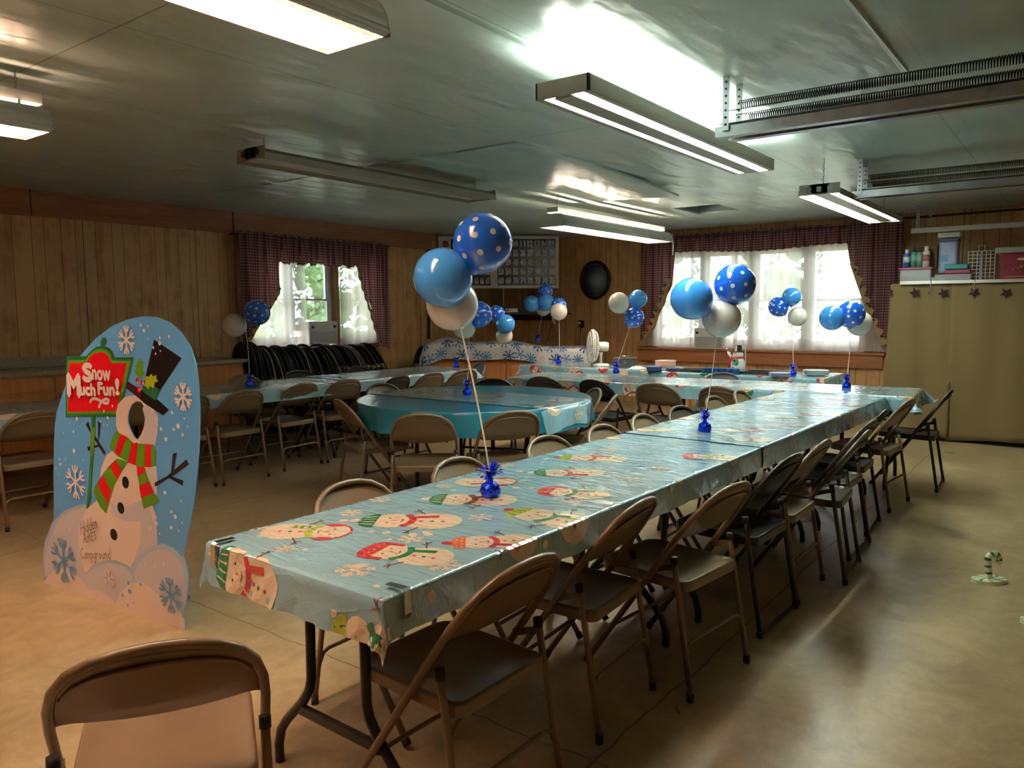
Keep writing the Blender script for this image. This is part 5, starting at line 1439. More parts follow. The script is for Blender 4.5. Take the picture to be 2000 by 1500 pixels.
def cutout():
    t = thing('snowman_cutout', 'snowman cardboard photo cutout with face hole reading Snow Much Fun', 'cardboard cutout', (1.67, 4.36, 0), math.atan2(3.21 - 4.36, 1.78 - 1.67))
    # local: x along the board, z up, front faces -y side seen by the viewer
    k = [0]
    fold = .57
    def f(x, z, d=0.0):
        kink = .018 * max(0, (fold - z)) if z < fold else .022 * (z - fold)
        return (x, kink - d, z)
    def clean(pts):
        out = []
        for p in pts:
            if not out or math.hypot(p[0] - out[-1][0], p[1] - out[-1][1]) > 1e-4: out.append((p[0], p[1]))
        if math.hypot(out[0][0] - out[-1][0], out[0][1] - out[-1][1]) < 1e-4: out.pop()
        return out
    def splith(poly):
        """cut at the fold line"""
        lo = clip_axis(poly, 1, fold, True); hi = clip_axis(poly, 1, fold, False)
        return [p for p in (lo, hi) if len(p) > 2]
    hole = clean(ART['hole'])
    mb = MB()
    out = clean(ART['outline'])
    for half in splith(out):
        hs = [hole] if half is splith(out)[0] and False else None
        zc = max(p[1] for p in half)
        mb.prism(half, 0, -.004, fn=lambda x, y, z: f(x, y, z), holes=[hole] if zc > fold + .01 else None, mi=0)
    bd = mb
    hc = (sum(p[0] for p in hole) / len(hole), sum(p[1] for p in hole) / len(hole))
    def inside(p, poly):
        c = False; n = len(poly)
        for i in range(n):
            a, b = poly[i], poly[i - 1]
            if (a[1] > p[1]) != (b[1] > p[1]) and p[0] < (b[0] - a[0]) * (p[1] - a[1]) / (b[1] - a[1]) + a[0]: c = not c
        return c
    def sheet(poly, mi):
        k[0] += 1; d = .0010 + k[0] * .00003
        for part in (splith(poly) if min(p[1] for p in poly) < fold < max(p[1] for p in poly) else [poly]):
            part = clean(part)
            if len(part) < 3: continue
            loops = [part]
            if inside(hc, part): loops.append(hole)
            allp = [p for l in loops for p in l]
            tris = tessellate_polygon([[Vector((p[0], p[1], 0)) for p in l] for l in loops])
            fs = []
            for a, b, c in tris:
                ar = (allp[b][0] - allp[a][0]) * (allp[c][1] - allp[a][1]) - (allp[b][1] - allp[a][1]) * (allp[c][0] - allp[a][0])
                fs.append((a, b, c) if ar > 0 else (a, c, b))
            bd.add([f(p[0], p[1], d) for p in allp], fs, mi)
    def stroke(pts, w, mi):
        for a, b in zip(pts, pts[1:]): sheet(seg(a, b, w), mi)
        for p in pts: sheet(ell(p[0], p[1], w, w, n=8), mi)
    for it in ART['art']:
        if it[0] == 'poly': sheet([tuple(p) for p in it[2]], CI[it[1]])
        elif it[0] == 'dot': sheet(ell(it[2][0], it[2][1], it[3], it[3], n=12), CI[it[1]])
        elif it[0] == 'ell':
            c, e1, e2 = it[3]; sheet(ell(c[0], c[1], abs(e1[0] - c[0]), abs(e2[1] - c[1]), n=20), CI[it[1]])
        elif it[0] == 'line':
            # smooth the flourish
            P = [tuple(p) for p in it[3]]; stroke(P, it[2] * .8, CI[it[1]])
        elif it[0] == 'flake':
            c, r, w = it[2], it[3], it[4] * .62
            for q in range(6):
                a = PI / 2 + q * PI / 3; d = (math.cos(a), math.sin(a))
                sheet(seg(c, (c[0] + d[0] * r * .98, c[1] + d[1] * r * .98), w), CI[it[1]])
                b = (c[0] + d[0] * r * .55, c[1] + d[1] * r * .55)
                for sg in (-1, 1):
                    pr = b
                    for st in range(3):
                        a2 = a + sg * (1.0 - .42 * st); nx = (pr[0] + math.cos(a2) * r * .17, pr[1] + math.sin(a2) * r * .17)
                        sheet(seg(pr, nx, w), CI[it[1]]); pr = nx
    g = lambda x, y, k_=0: f(x, y, .0012 + k[0] * .00003 + k_ * .0001)
    tx = ART['tx']
    def T(s, key, bold=.035, dy0=0, dy1=0):
        (x0, y0), (x1, y1) = tx[key]; add_text(bd, s, (x0, y0 + dy0, x1, y1 + dy1), g, CI['white'], bold)
    T('S', 'S', .09); T('now', 'now', .07); T('M', 'M', .09); T('uch', 'uch', .07); T('Fun', 'Fun', .07); T('!', 'ex', .14)
    # handwriting
    LT = {'H': [[(0, 0), (.05, 1)], [(.55, 0), (.6, 1)], [(0, .5), (.6, .52)]], 'i': [[(0, 0), (0, .55)], [(.02, .78), (.02, .82)]],
          'd': [[(.4, .1), (.2, 0), (.02, .15), (.05, .4), (.25, .5), (.4, .4)], [(.4, 0), (.42, 1.0)]], 'e': [[(.02, .28), (.35, .32), (.3, .5), (.12, .52), (0, .3), (.08, .05), (.25, 0), (.4, .1)]],
          'n': [[(0, 0), (0, .5)], [(0, .35), (.15, .5), (.3, .48), (.34, 0), (.42, .05)]], 'A': [[(0, 0), (.3, 1), (.5, 0)], [(.1, .35), (.46, .4)]], 'c': [[(.4, .45), (.2, .55), (.02, .3), (.1, .02), (.4, .08)]],
          'K': [[(0, 0), (0, .8)], [(.4, .8), (0, .4), (.42, 0)]], 'E': [[(.4, .75), (0, .75), (0, 0), (.42, 0)], [(0, .4), (.3, .42)]], 'S': [[(.38, .7), (.15, .8), (.02, .6), (.3, .4), (.38, .15), (.1, 0), (0, .1)]],
          'C': [[(.5, .85), (.3, 1), (.05, .7), (0, .3), (.2, 0), (.5, .12)]], 'a': [[(.35, .4), (.2, .5), (0, .25), (.12, 0), (.35, .15)], [(.36, .5), (.36, 0), (.44, .05)]],
          'm': [[(0, 0), (0, .5)], [(0, .35), (.12, .5), (.24, .4), (.24, 0)], [(.24, .35), (.36, .5), (.5, .4), (.5, 0)]], 'p': [[(0, -.4), (.02, .5)], [(.02, .4), (.25, .5), (.36, .25), (.2, 0), (.02, .05)]],
          'g': [[(.35, .4), (.18, .5), (0, .28), (.12, .02), (.35, .15)], [(.36, .5), (.34, -.25), (.15, -.4), (0, -.25)]], 'r': [[(0, 0), (0, .5)], [(0, .3), (.15, .5), (.32, .45)]],
          'o': [[(.2, 0), (0, .22), (.15, .5), (.38, .3), (.2, 0)]], 'u': [[(0, .5), (.02, .1), (.18, 0), (.36, .15), (.36, .5)], [(.36, .15), (.42, 0)]]}
    def write(word, a, b, h):
        wd = sum(max(max(p[0] for st in LT[ch] for p in st), .12) + .16 for ch in word)
        L = math.hypot(b[0] - a[0], b[1] - a[1]); s = L / wd; ex = ((b[0] - a[0]) / L, (b[1] - a[1]) / L)
        x = 0
        for ch in word:
            for st in LT[ch]:
                pts = [(a[0] + ex[0] * (x + p[0]) * s, a[1] + ex[1] * (x + p[0]) * s + p[1] * h) for p in st]
                stroke(pts, .0017, CI['ink'])
            x += max(max(p[0] for st in LT[ch] for p in st), .12) + .16
    write('Hidden', (.393, .330), (.552, .392), .062)
    write('AcKES', (.414, .288), (.535, .330), .052)
    write('Campground', (.382, .205), (.655, .250), .055)
    o = bd.build('cutout_board', cm, t)
    e = MB(); e.prism([(.35, 0), (.85, 0), (.62, 1.0), (.56, 1.0)], .012, .016, fn=lambda x, y, z: (x, z + .25 * max(0, 1 - y), y))
    e.build('easel_back', mat('brown_cardboard', (.32, .22, .13), .85), t)
cutout()

# ------------------------------------------------------------------ counters along the left wall
def door_panel(m, x, w, z, h, y, raised=True):
    """front at y facing -y"""
    m.box((x, y - .009, z), (w, .018, h))
def counter_unit(x0, w, label, layout, y=7.52, h=.87):
    t = thing('base_cabinet', label, 'cabinet', (x0 + w / 2, y, 0), 0, 'oak base cabinets along the left wall')
    MB().box((0, .29, h / 2 + .045), (w, .58, h - .09)).box((0, .33, .045), (w, .50, .09)).build('body', M_OAK, t)
    z = h
    for kind, hh in layout:
        n = 2 if (kind == 'door' and w > .7) else 1
        for q in range(n):
            ww = w / n - .03; xc = -w / 2 + w / n * (q + .5)
            nm = 'door' if kind == 'door' else 'drawer'
            m = MB().box((xc, -.009, z - hh / 2 - .01), (ww, .018, hh - .03))
            if kind == 'door': m.box((xc, -.021, z - hh / 2 - .01), (ww - .12, .008, hh - .15))
            else: m.box((xc, -.020, z - hh / 2 - .01), (ww - .05, .006, hh - .07))
            m.build(nm, M_OAK, t, bevel=.004)
        z -= hh
    return t
cx = [(.30, .92, 'oak base cabinet at the far left of the wall counter', [('drawer', .17), ('door', .6)]), (1.22, .92, 'second oak base cabinet from the left of the wall counter', [('drawer', .17), ('door', .6)]),
      (2.14, .92, 'oak base cabinet with wide drawer behind the left table end', [('drawer', .17), ('door', .6)]), (3.06, .92, 'oak base cabinet right behind the snowman cutout', [('drawer', .17), ('door', .6)]),
      (3.98, 1.05, 'oak drawer cabinet at the right end of the wall counter', [('drawer', .24), ('door', .55)])]
for x, w, lb, ly in cx: counter_unit(x, w, lb, ly)
ct = thing('countertop', 'speckled laminate countertop with a low backsplash along the left wall', 'countertop', (2.66, 7.52, .87))
MB().box((0, .295, .02), (4.82, .66, .04)).build('worktop', M_CTOP, ct, bevel=.006)
MB().box((-.27, .61, .09), (4.2, .02, .10)).build('backsplash', M_CTOP, ct, bevel=.003)

# ------------------------------------------------------------------ corner desk under the snowflake cover
DA = math.atan2(5.60 - 7.35, 9.05 - 7.75)         # direction of its front edge
dk = thing('desk_cabinet', 'oak cabinet desk set diagonally across the far corner', 'cabinet', (7.75, 7.30, 0), DA)
DL = 2.18
MB().box((DL / 2, .30, .44), (DL, .58, .86)).build('body', M_OAK, dk)
for i in range(4):
    w = DL / 4
    m = MB().box((w * (i + .5), .001, .42), (w - .05, .018, .62)); m.box((w * (i + .5), -.011, .42), (w - .17, .008, .48)); m.build('door', M_OAK, dk, bevel=.005)
MB().box((DL / 2, .29, .89), (DL + .06, .66, .03)).build('desk_top', M_OAK, dk, bevel=.004)
PR2 = [mat('flake_white', (.70, .69, .72), .35), mat('flake_navy', (.03, .08, .25), .35), mat('flake_blue', (.07, .20, .48), .35), mat('flake_grey', (.40, .42, .48), .35)]
hump = interp([(-.12, .02), (.10, .10), (.25, .155), (.45, .12), (.60, .07), (.9, .085), (1.15, .10), (1.35, .07), (1.55, .02), (1.7, .006), (DL + .12, .004)])
def desk_cloth(u, v):
    # u along the front, v from the back edge (0) to the front edge (.62) and down
    h = hump(u)
    if u < -.02 or u > DL + .05:
        du = (-.02 - u) if u < -.02 else u - DL - .05
        uu = -.03 if u < 0 else DL + .06
        vv = min(max(v, 0), .62)
        d2 = max(0, v - .62)
        return (uu + (-1 if u < 0 else 1) * du * .35, .60 - vv - d2 * .1 - .02 * math.sin(v * 20), .912 - du * .95 - d2 * .9 + (h if v < .3 else h * .3))
    if v <= .62:
        return (u, .60 - v - (.0), .912 + h * math.sin(min(1, v / .25) * PI / 2) * (1 - .25 * max(0, (v - .4) / .22)))
    d = v - .62
    return (u, -.062 - .01 * math.sin(u * 17) - .012 * math.sin(u * 41) * d / .2 - .01, .912 + h * .75 - d * (1 + .6 * max(0, .5 - u)))
S = Surf(steps(-.16, DL + .16, .05, (-.02, DL + .05)), steps(0, .84, .04, (.62,)), desk_cloth, -1)
rd = random.Random(5)
def sflake(S, c, r, mi, n, typ):
    for q in range(n):
        a = 2 * PI * q / n + .2; d = (math.cos(a), math.sin(a))
        S.print_poly(seg(c, (c[0] + d[0] * r, c[1] + d[1] * r), r * .07, r * .13), mi, .0015)
        if typ == 1:
            b = (c[0] + d[0] * r * .62, c[1] + d[1] * r * .62)
            for sg in (-1, 1): S.print_poly(seg(b, (b[0] + math.cos(a + sg * .8) * r * .3, b[1] + math.sin(a + sg * .8) * r * .3), r * .06), mi, .0016)
    S.print_poly(ell(c[0], c[1], r * .22, r * .22, n=10), mi, .0017)
pl = []
for u0 in range(16):
    for v0 in range(5):
        u = -.08 + u0 * .155 + (v0 % 2) * .09 + rd.uniform(-.02, .02); v = .08 + v0 * .175 + rd.uniform(-.02, .02)
        k_ = (u0 + 2 * v0) % 4
        if k_ == 3:
            S.print_poly(ell(u, v, .030, .030, n=14), 3, .0014); S.print_poly(ell(u, v, .018, .018, n=14), 0, .0019)
        else: sflake(S, (u, v), (.085, .072, .080)[k_], (1, 2, 2)[k_], (8, 6, 10)[k_], k_ % 2)
        if k_ == 0: S.print_poly(ell(u + .09, v + .05, .012, .012, n=8), 2, .0014)
o = S.mb.build('tablecloth', PR2); o.location = (7.75, 7.30, 0); o.rotation_euler = (0, 0, DA)
tag(o, 'white cloth with blue snowflakes over the corner desk', 'tablecloth')

# ------------------------------------------------------------------ number board
BA = math.atan2(6.68 - 8.08, 10.02 - 8.92)
bg = thing('bingo_board', 'black electric number board in a white frame across the ceiling corner', 'number board', (8.90, 8.08, 1.77), BA)
BLn, BH = 1.86, .80
MB().box((BLn / 2, .06, BH / 2), (BLn, .10, BH)).build('case', M_DARK, bg)
m = MB()
for a, b in (((0, 0), (BLn, .045)), ((0, BH - .045), (BLn, BH)), ((0, .045), (.045, BH - .045)), ((BLn - .045, .045), (BLn, BH - .045)), ((.80, .045), (.91, BH - .045)), ((.045, .045), (.20, BH - .045))):
    m.box2((a[0], -.006, a[1]), (b[0], .012, b[1]))
m.build('frame', mat('board_white_frame', (.62, .58, .52), .5), bg, bevel=.002)
GN = mat('number_grey', (.46, .47, .47), .5)
PBK = mat('board_black', (.010, .009, .009), .22)
cw1 = .60 / 7; cw2 = (BLn - .045 - .91) / 8; rh = (BH - .09) / 5
for c0, c1, xx0, xx1 in ((0, 7, .20, .80), (7, 15, .91, BLn - .045)):
    m = MB(); m.box2((xx0, 0, .045), (xx1, .01, BH - .045))
    for row in range(5):
        z = BH - .045 - rh * (row + 1)
        for c in range(c0, c1):
            s = str(row * 15 + c + 1)
            cw = (xx1 - xx0) / (c1 - c0); x = xx0 + (c - c0) * cw
            wtx = (.78 if len(s) > 1 else .34) * cw
            add_text(m, s, (x + cw / 2 - wtx / 2, z + rh * .13, x + cw / 2 + wtx / 2, z + rh * .87), lambda a, b, k: (a, -.002 - .0004 * k, b), 1, .10)
    m.build('number_panel', [PBK, GN], bg)
m = MB()
for row, ch in enumerate('BINGO'):
    z = BH - .045 - rh * (row + 1)
    add_text(m, ch, (.075, z + rh * .18, .165, z + rh * .84), lambda a, b, k: (a, -.009 - .0004 * k, b), 0, .08)
m.build('letters', mat('letter_maroon', (.16, .015, .02), .5), bg)
MB().tube([(1.0, .05, 0), (1.0, .06, -.30)], .006, 6).build('cord', M_WHITE, bg)

# shelf and recorder in the corner
sh = thing('corner_shelf', 'dark triangular shelf fixed in the far corner under the number board', 'shelf', (10.65, 8.15, 1.36), 0)
m = MB().prism([(0, 0), (-1.22, 0), (-1.18, -.06), (-.06, -1.34), (0, -1.38)], 0, .022)
m.box2((-1.1, -.03, -.10), (0, 0, 0)).box2((-.03, -1.25, -.10), (0, 0, 0))
m.build('shelf_board', mat('dark_shelf', (.035, .02, .012), .5), sh)
vc = thing('video_player', 'silver-fronted video player on the dark corner shelf', 'video player', (10.06, 7.42, 1.383), BA + .05)
MB().box((0, .12, .045), (.43, .30, .085)).build('case', M_BLACK, vc, bevel=.003)
MB().box((-.10, -.033, .045), (.20, .004, .06)).build('front_panel', M_SILVER, vc); MB().lathe([(.018, 0), (.018, .008)], 12, (-.17, -.036, .05), rot=(PI / 2, 0, 0)).build('button', M_BLACK, vc)
pw = thing('power_strip', 'white power strip with plugs hanging on the back wall by the corner', 'power strip', (XB - .03, 7.10, 1.33))
MB().box((0, 0, 0), (.035, .05, .26)).build('strip', M_WHITE, pw, bevel=.004)
MB().tube([(-.02, 0, -.10), (-.05, .03, -.2), (-.03, .10, -.42)], .006, 6).build('cord', M_BLACK, pw)
ol = thing('wall_outlet', 'black wall outlet with plugged cords on the panelled back wall', 'outlet', (XB - .006, 6.58, 1.20))
MB().box((0, 0, 0), (.012, .11, .12)).build('plate', M_BLACK, ol, bevel=.002)
MB().box((-.025, .02, .02), (.04, .03, .03)).build('plug', M_WHITE, ol)
MB().tube([(-.02, .0, -.03), (-.02, .01, -.5), (-.03, -.04, -1.0)], .009, 6).build('cord', M_BLACK, ol)
MB().tube([(-.04, .02, .02), (-.06, -.02, -.25), (-.05, -.05, -.9)], .006, 6).build('lamp_cord', mat('ivory_cord', (.55, .48, .36), .5), ol)
tm_ = thing('tool_jar', 'dark jar holding tools behind the snowflake-covered desk', 'jar', (9.15, 6.93, .915))
MB().lathe([(.05, 0), (.055, .02), (.055, .13), (.05, .14)], 16).build('jar', M_BLACK, tm_)
for a, c in ((-.02, (.5, .08, .03)), (.03, (.04, .04, .04)), (.0, (.45, .12, .04))): MB().tube([(a, 0, .1), (a * 2.2, .01, .24)], .011, 8).build('tool_handle', mat('tool_%d' % int(a * 100), c, .4), tm_)
# round mirror
mr = thing('round_mirror', 'round mirror in a thick black frame on the panelled back wall', 'mirror', (XB - .01, 6.32, 1.90))
MB().tube([(0, .255 * math.cos(2 * PI * k / 40), .285 * math.sin(2 * PI * k / 40)) for k in range(40)], .028, 10, closed=True).build('frame', M_BLACK, mr)
MB().lathe([(.24, 0), (.001, .001)], 40, (-.008, 0, 0), rot=(0, -PI / 2, 0)).build('glass', mat('mirror_painted_grey', (.20, .235, .28), .08, 0.0), mr)  # flat grey-blue colour painted in for what the mirror would reflect

# ------------------------------------------------------------------ things on the serving table
fan = thing('desk_fan', 'white electric fan turned side-on beside the serving table', 'fan', (8.10, 4.72, TB), R(0))
MB().lathe([(.10, 0), (.10, .015), (.085, .028), (.03, .035)], 24).build('base', M_WHITE, fan)
MB().tube([(0, 0, .03), (0, 0, .12), (.0, .0, .17)], [.018, .016, .024], 12).build('neck', M_WHITE, fan)
fd = Vector((-.62, .78, .04)).normalized()
q = Vector((0, 0, 1)).rotation_difference(fd).to_matrix()
MB().lathe([(.001, -.03), (.05, -.03), (.058, .0), (.055, .09), (.03, .11)], 18, Vector((0, 0, .24)) - fd * .06, rot=q).build('motor_housing', M_WHITE, fan)
hc_ = Vector((0, 0, .24)) + fd * .10
cg = MB()
for rr, zz in ((.20, 0), (.197, .02), (.17, .045), (.12, .06), (.06, .068), (.17, -.04), (.12, -.055)):
    cg.tube([q @ Vector((rr * math.cos(2 * PI * k / 28), rr * math.sin(2 * PI * k / 28), zz)) + hc_ for k in range(28)], .004 if rr < .19 else .008, 5, closed=True)
for k in range(44):
    a = 2 * PI * k / 44
    for sgn in (1, -1):
        cg.tube([q @ Vector((r_ * math.cos(a), r_ * math.sin(a), z_ * sgn)) + hc_ for r_, z_ in ((.05, .068), (.12, .06), (.17, .045), (.2, .005))], .0022, 4, cap=False)
cg.build('grille', M_WHITE, fan)
bl = MB()
for k in range(4):
    a = PI / 2 * k
    bl.grid([.03, .09, .15], [-.35, 0, .35], lambda r_, t_: q @ Vector((r_ * math.cos(a + t_ * (1.3 - r_ * 2)), r_ * math.sin(a + t_ * (1.3 - r_ * 2)), t_ * .04)) + hc_)
bl.build('blades', M_WHITE, fan)
cb_ = thing('cash_box', 'dark grey metal cash box with a handle and lock on the serving table', 'cash box', (8.08, 4.38, TB), R(-62))
MB().box((0, 0, .05), (.28, .18, .10)).build('body', mat('cash_box_grey', (.045, .045, .045), .35), cb_, bevel=.006)
MB().box((0, 0, .108), (.285, .185, .018)).build('lid', mat('cash_box_grey', (.045, .045, .045), .35), cb_, bevel=.006)
MB().tube([(-.05, 0, .117), (-.045, 0, .135), (.045, 0, .135), (.05, 0, .117)], .005, 8).build('handle', M_CHROME, cb_)
MB().lathe([(.012, 0), (.012, .006)], 12, (0, -.09, .065), rot=(PI / 2, 0, 0)).build('lock', M_CHROME, cb_)
ck = thing('food_container', 'clear round cake container with orange contents on the serving table', 'food container', (8.05, 3.84, TB))
MB().lathe([(.10, 0), (.105, .01), (.11, .02)], 28).build('base', M_WHITE, ck)
MB().lathe([(.095, .02), (.10, .05), (.095, .075), (.001, .08)], 28).build('cake', mat('orange_cake', (.62, .24, .07), .7, noise=.3, nscale=40), ck)
MB().lathe([(.112, .02), (.118, .06), (.115, .085), (.12, .095), (.12, .105), (.001, .11)], 28).build('lid', clear_plastic('clear_lid', (.85, .8, .75), .45), ck)
nb = thing('napkin_pack', 'navy blue napkin pack in front of the cake container', 'napkins', (7.80, 3.86, TB), R(-60)); MB().box((0, 0, .025), (.16, .16, .05)).build('napkin_stack', mat('navy_paper', (.02, .06, .22), .7), nb, bevel=.006)
nb2 = thing('napkin_pack', 'small dark blue napkin pack right of the navy one', 'napkins', (7.86, 3.66, TB), R(-50)); MB().box((0, 0, .018), (.13, .13, .036)).build('napkin_stack', mat('ink_paper', (.02, .03, .10), .7), nb2, bevel=.005)
wrap = thing('plastic_wrap', 'crumpled clear plastic wrap between cash box and cake container', 'plastic wrap', (7.86, 4.10, TB))
rd = random.Random(2); wm = MB(); hts = {}
wm.grid([-.12 + .02 * i for i in range(13)], [-.08 + .02 * i for i in range(9)], lambda a, b: (a, b, .006 + .045 * rd.random() * max(0, 1 - (a / .13) ** 2) * max(0, 1 - (b / .09) ** 2)))
wm.build('wrap', clear_plastic('crinkled_wrap', (.75, .85, .92), .5), wrap)
def tray(x, y, w, d, rz, label, m, h=.028):
    t = thing('serving_tray', label, 'tray', (x, y, TB), rz)
    mb = MB()
    A = rounded(w, d, .04, -w / 2, -d / 2); Bq = rounded(w - .05, d - .05, .03, -(w - .05) / 2, -(d - .05) / 2)
    n = len(A); vs = [(p[0] * .93, p[1] * .93, 0) for p in A] + [(p[0], p[1], h) for p in A] + [(p[0], p[1], h - .004) for p in Bq] + [(p[0] * .95, p[1] * .95, .006) for p in Bq]
    fs = [tuple(range(n))[::-1]]
    for L in range(3):
        for i in range(n): j = (i + 1) % n; fs.append((L * n + i, L * n + j, (L + 1) * n + j, (L + 1) * n + i))
    fs.append(tuple(3 * n + i for i in range(n)))
    mb.add(vs, fs); mb.build('tray', m, t)
    return t
M_TRAY = mat('black_tray', (.02, .018, .025), .3)
tray(8.02, 3.43, .46, .32, R(95), 'black serving tray left of the blue cups', M_TRAY)
tray(8.10, 2.72, .52, .34, R(95), 'black serving tray right of the light-up snowman', M_TRAY)
M_CUP = mat('blue_cup', (.02, .12, .42), .4)
for i in range(6):
    for j in range(2):
        c = thing('paper_cup', 'blue paper cup, %s in the %s row of the packed double row' % (('leftmost', 'second from left', 'third from left', 'third from right', 'second from right', 'rightmost')[i], ('front', 'rear')[j]), 'cup', (7.83 + .07 * j, 3.29 - i * .068, TB), 0, 'blue paper cups in a double row')
        MB().lathe([(.022, 0), (.031, .052), (.0335, .054), (.030, .054), (.021, .004), (.001, .004)], 18).build('cup', M_CUP, c)
def plates(x, y, n, r, label, m):
    t = thing('plate_stack', label, 'plates', (x, y, TB))
    for k in range(n): MB().lathe([(.001, k * .007), (r * .6, k * .007), (r * .72, .006 + k * .007), (r, .014 + k * .007), (r, .016 + k * .007), (r * .72, .010 + k * .007), (.001, .004 + k * .007)], 32).build('plate', m, t)
plates(7.78, 2.46, 5, .105, 'low stack of lilac-blue paper plates by the small foil weight', mat('lilac_plate', (.38, .42, .62), .5))
plates(8.12, 2.20, 7, .125, 'taller stack of white paper plates at the right end of the serving table', mat('white_plate', (.60, .62, .68), .5))
sn = thing('snowman_lamp', 'white light-up plastic snowman with a red scarf and candy cane', 'snowman figure', (8.28, 3.08, TB), R(-120))
SNM = mat('figure_white_plastic', (.80, .82, .85), .35)  # plain bluish white plastic, no emission
MB().lathe([(.07, 0), (.085, .02), (.093, .06), (.085, .11), (.062, .145), (.055, .15), (.062, .165), (.066, .19), (.055, .215), (.03, .225)], 28, squash=(1, .75)).build('body', SNM, sn)
MB().lathe([(.07, .215), (.07, .222), (.045, .225), (.043, .285), (.001, .287)], 24, squash=(1, .8)).build('hat', M_BLACK, sn)
m = MB().tube([(.06 * math.cos(a), -.048 * math.sin(a) if True else 0, .150) for a in [2 * PI * k / 20 for k in range(20)]], .012, 8, closed=True)
m.tube([(-.03, -.05, .15), (-.055, -.062, .11), (-.075, -.06, .05)], [.014, .018, .016], 8); m.build('scarf', mat('scarf_red', (.60, .02, .05), .5), sn)
m = MB().tube([(.045 + .028 * math.cos(a), -.068, .105 + .030 * math.sin(a)) for a in [2 * PI * k / 16 for k in range(16)]], .012, 7, closed=True); m.build('wreath', mat('wreath_green', (.03, .22, .05), .6, noise=.6, nscale=60), sn)
m = MB()
for z in (.04, .075, .11): m.sphere((.0, -.068, z), .008, 8)
for s in (-1, 1): m.sphere((s * .022, -.052, .198), .006, 8)
m.build('buttons_and_eyes', M_BLACK, sn)
m = MB().tube([(-.06, -.03, .14), (-.085, -.045, .175), (-.10, -.045, .20)], [.018, .016, .018], 8); m.build('arm', SNM, sn)
pts = [(-.095, -.055, .17), (-.105, -.055, .215), (-.115, -.055, .235), (-.135, -.055, .240), (-.148, -.055, .225)]
for k in range(4): MB().tube([pts[k], pts[k + 1]], .009, 8).build('candy_cane', M_WHITE if k % 2 == 0 else mat('scarf_red', (.6, .02, .05), .5), sn)
MB().tube([(.085, .02, .26), (.095, 0, .27), (.105, .01, .25), (.10, .02, .15), (.09, .03, .02)], .004, 6).build('cord', M_WHITE, sn)
# ------------------------------------------------------------------ canvas, shelf and storage at right
XC = 9.30
cv = MB()
def canv(y, t):
    f = (1.76 - y); z0 = .03 + .06 * math.sin(y * 2.3) * .5 + (.05 if y > 1.2 else 0)
    z = 1.69 + (z0 - 1.69) * t
    wv_ = .018 * math.sin(y * 9 + t * 3) * t + .01 * math.sin(y * 23 + 2 * t)
    edge = .0
    if y > 1.72: edge = .05
    return (XC + wv_ + .12 * max(0, t - .6) * math.sin(y * 4), y + .05 * t ** 1.5 * max(0, (y - 1.3) / .45), z)
ys = steps(1.14, 1.76, .03); ts = [i / 24 for i in range(25)]
cv.grid(ys, ts, canv)
cvo = cv.build('canvas_curtain', M_CANVAS, solid=.002); tag(cvo, 'left khaki canvas panel with appliqued stars hanging below the shelf', 'curtain', 'khaki canvas curtain panels')
cv = MB(); cv.grid(steps(YR + .05, 1.165, .04), ts, lambda y, t: (XC - .008 + .016 * math.sin(y * 7 + 1) * t + .008 * math.sin(y * 19), y, 1.69 + (.02 + .03 * math.sin(y * 3) - 1.69) * t))
cvo2 = cv.build('canvas_curtain', M_CANVAS, solid=.002); tag(cvo2, 'right khaki canvas panel with appliqued stars reaching the floor', 'curtain', 'khaki canvas curtain panels')
def star(parent, y, z, r, rot, sq=1.0):
    pts = []
    for k in range(10):
        rr = r if k % 2 == 0 else r * .42; th = PI / 2 + rot + k * PI / 5; pts.append((y - rr * math.cos(th) * sq, z + rr * math.sin(th)))
    m = MB().prism(pts, 0, .002, fn=lambda a, b, c: (XC - .027 - c, a, b))
    return m.build('star_patch', M_STAR, parent)
for y, z, rot in ((1.51, 1.595, -.35), (1.24, 1.585, -.2)): star(cvo, y, z, .062, PI + rot)
for y, z, rot in ((.96, 1.585, .03), (.68, 1.575, .0), (.38, 1.575, -.1), (.08, 1.575, .1)): star(cvo2, y, z, .062, PI + rot)
star(cvo, 1.745, 1.60, .05, .3, .5)
rl = thing('curtain_rail', 'white rail along the front of the storage shelf over the canvas', 'rail', (XC - .03, .3, 1.70))
MB().box((0, .0, 0), (.03, 2.72, .035)).build('rail', M_SILVER, rl, bevel=.003)
for y in (1.06, .66): MB().tube([(-.015, y, .03), (-.025, y, .0), (-.03, y, -.10), (-.02, y + .015, -.125), (-.01, y + .02, -.10)], .004, 6).build('hook', M_CHROME, rl)
sf = thing('storage_shelf', 'long shelf board behind the canvas holding craft boxes', 'shelf', (XC + .30, .32, 1.68))
MB().box((.0, 0, 0), (.58, 2.84, .03)).build('shelf_board', wood('shelf_pine', (.25, .16, .08), (.34, .22, .11), (8, .8, 8)), sf)
for y in (1.35, .1, -1.2): MB().box((.1, y, -.84), (.05, .05, 1.65)).build('upright', wood('shelf_post', (.12, .08, .05), (.18, .12, .07), (8, 8, .8)), sf)
SZ = 1.697
struct('dark_floor_strip', MB().box2((XC + .05, YR, 0), (XC + .10, 1.5, .05)), M_DARK)  # near-black strip on the floor just behind the canvas hem
def onshelf(nm, lb, cat, x, y, rz=0, z=SZ, grp=None): return thing(nm, lb, cat, (x, y, z), rz, grp)
CLR = clear_plastic('clear_tub', (.55, .56, .60), .55)
t = onshelf('storage_tub', 'clear tub with a pink lid holding foam balls, left end of the shelf', 'storage tub', 9.42, 1.52)
MB().box((0, 0, .075), (.26, .30, .15)).build('tub', CLR, t, bevel=.012); MB().box((0, 0, .158), (.28, .32, .022)).build('lid', mat('pink_lid', (.33, .06, .13), .4), t, bevel=.005)
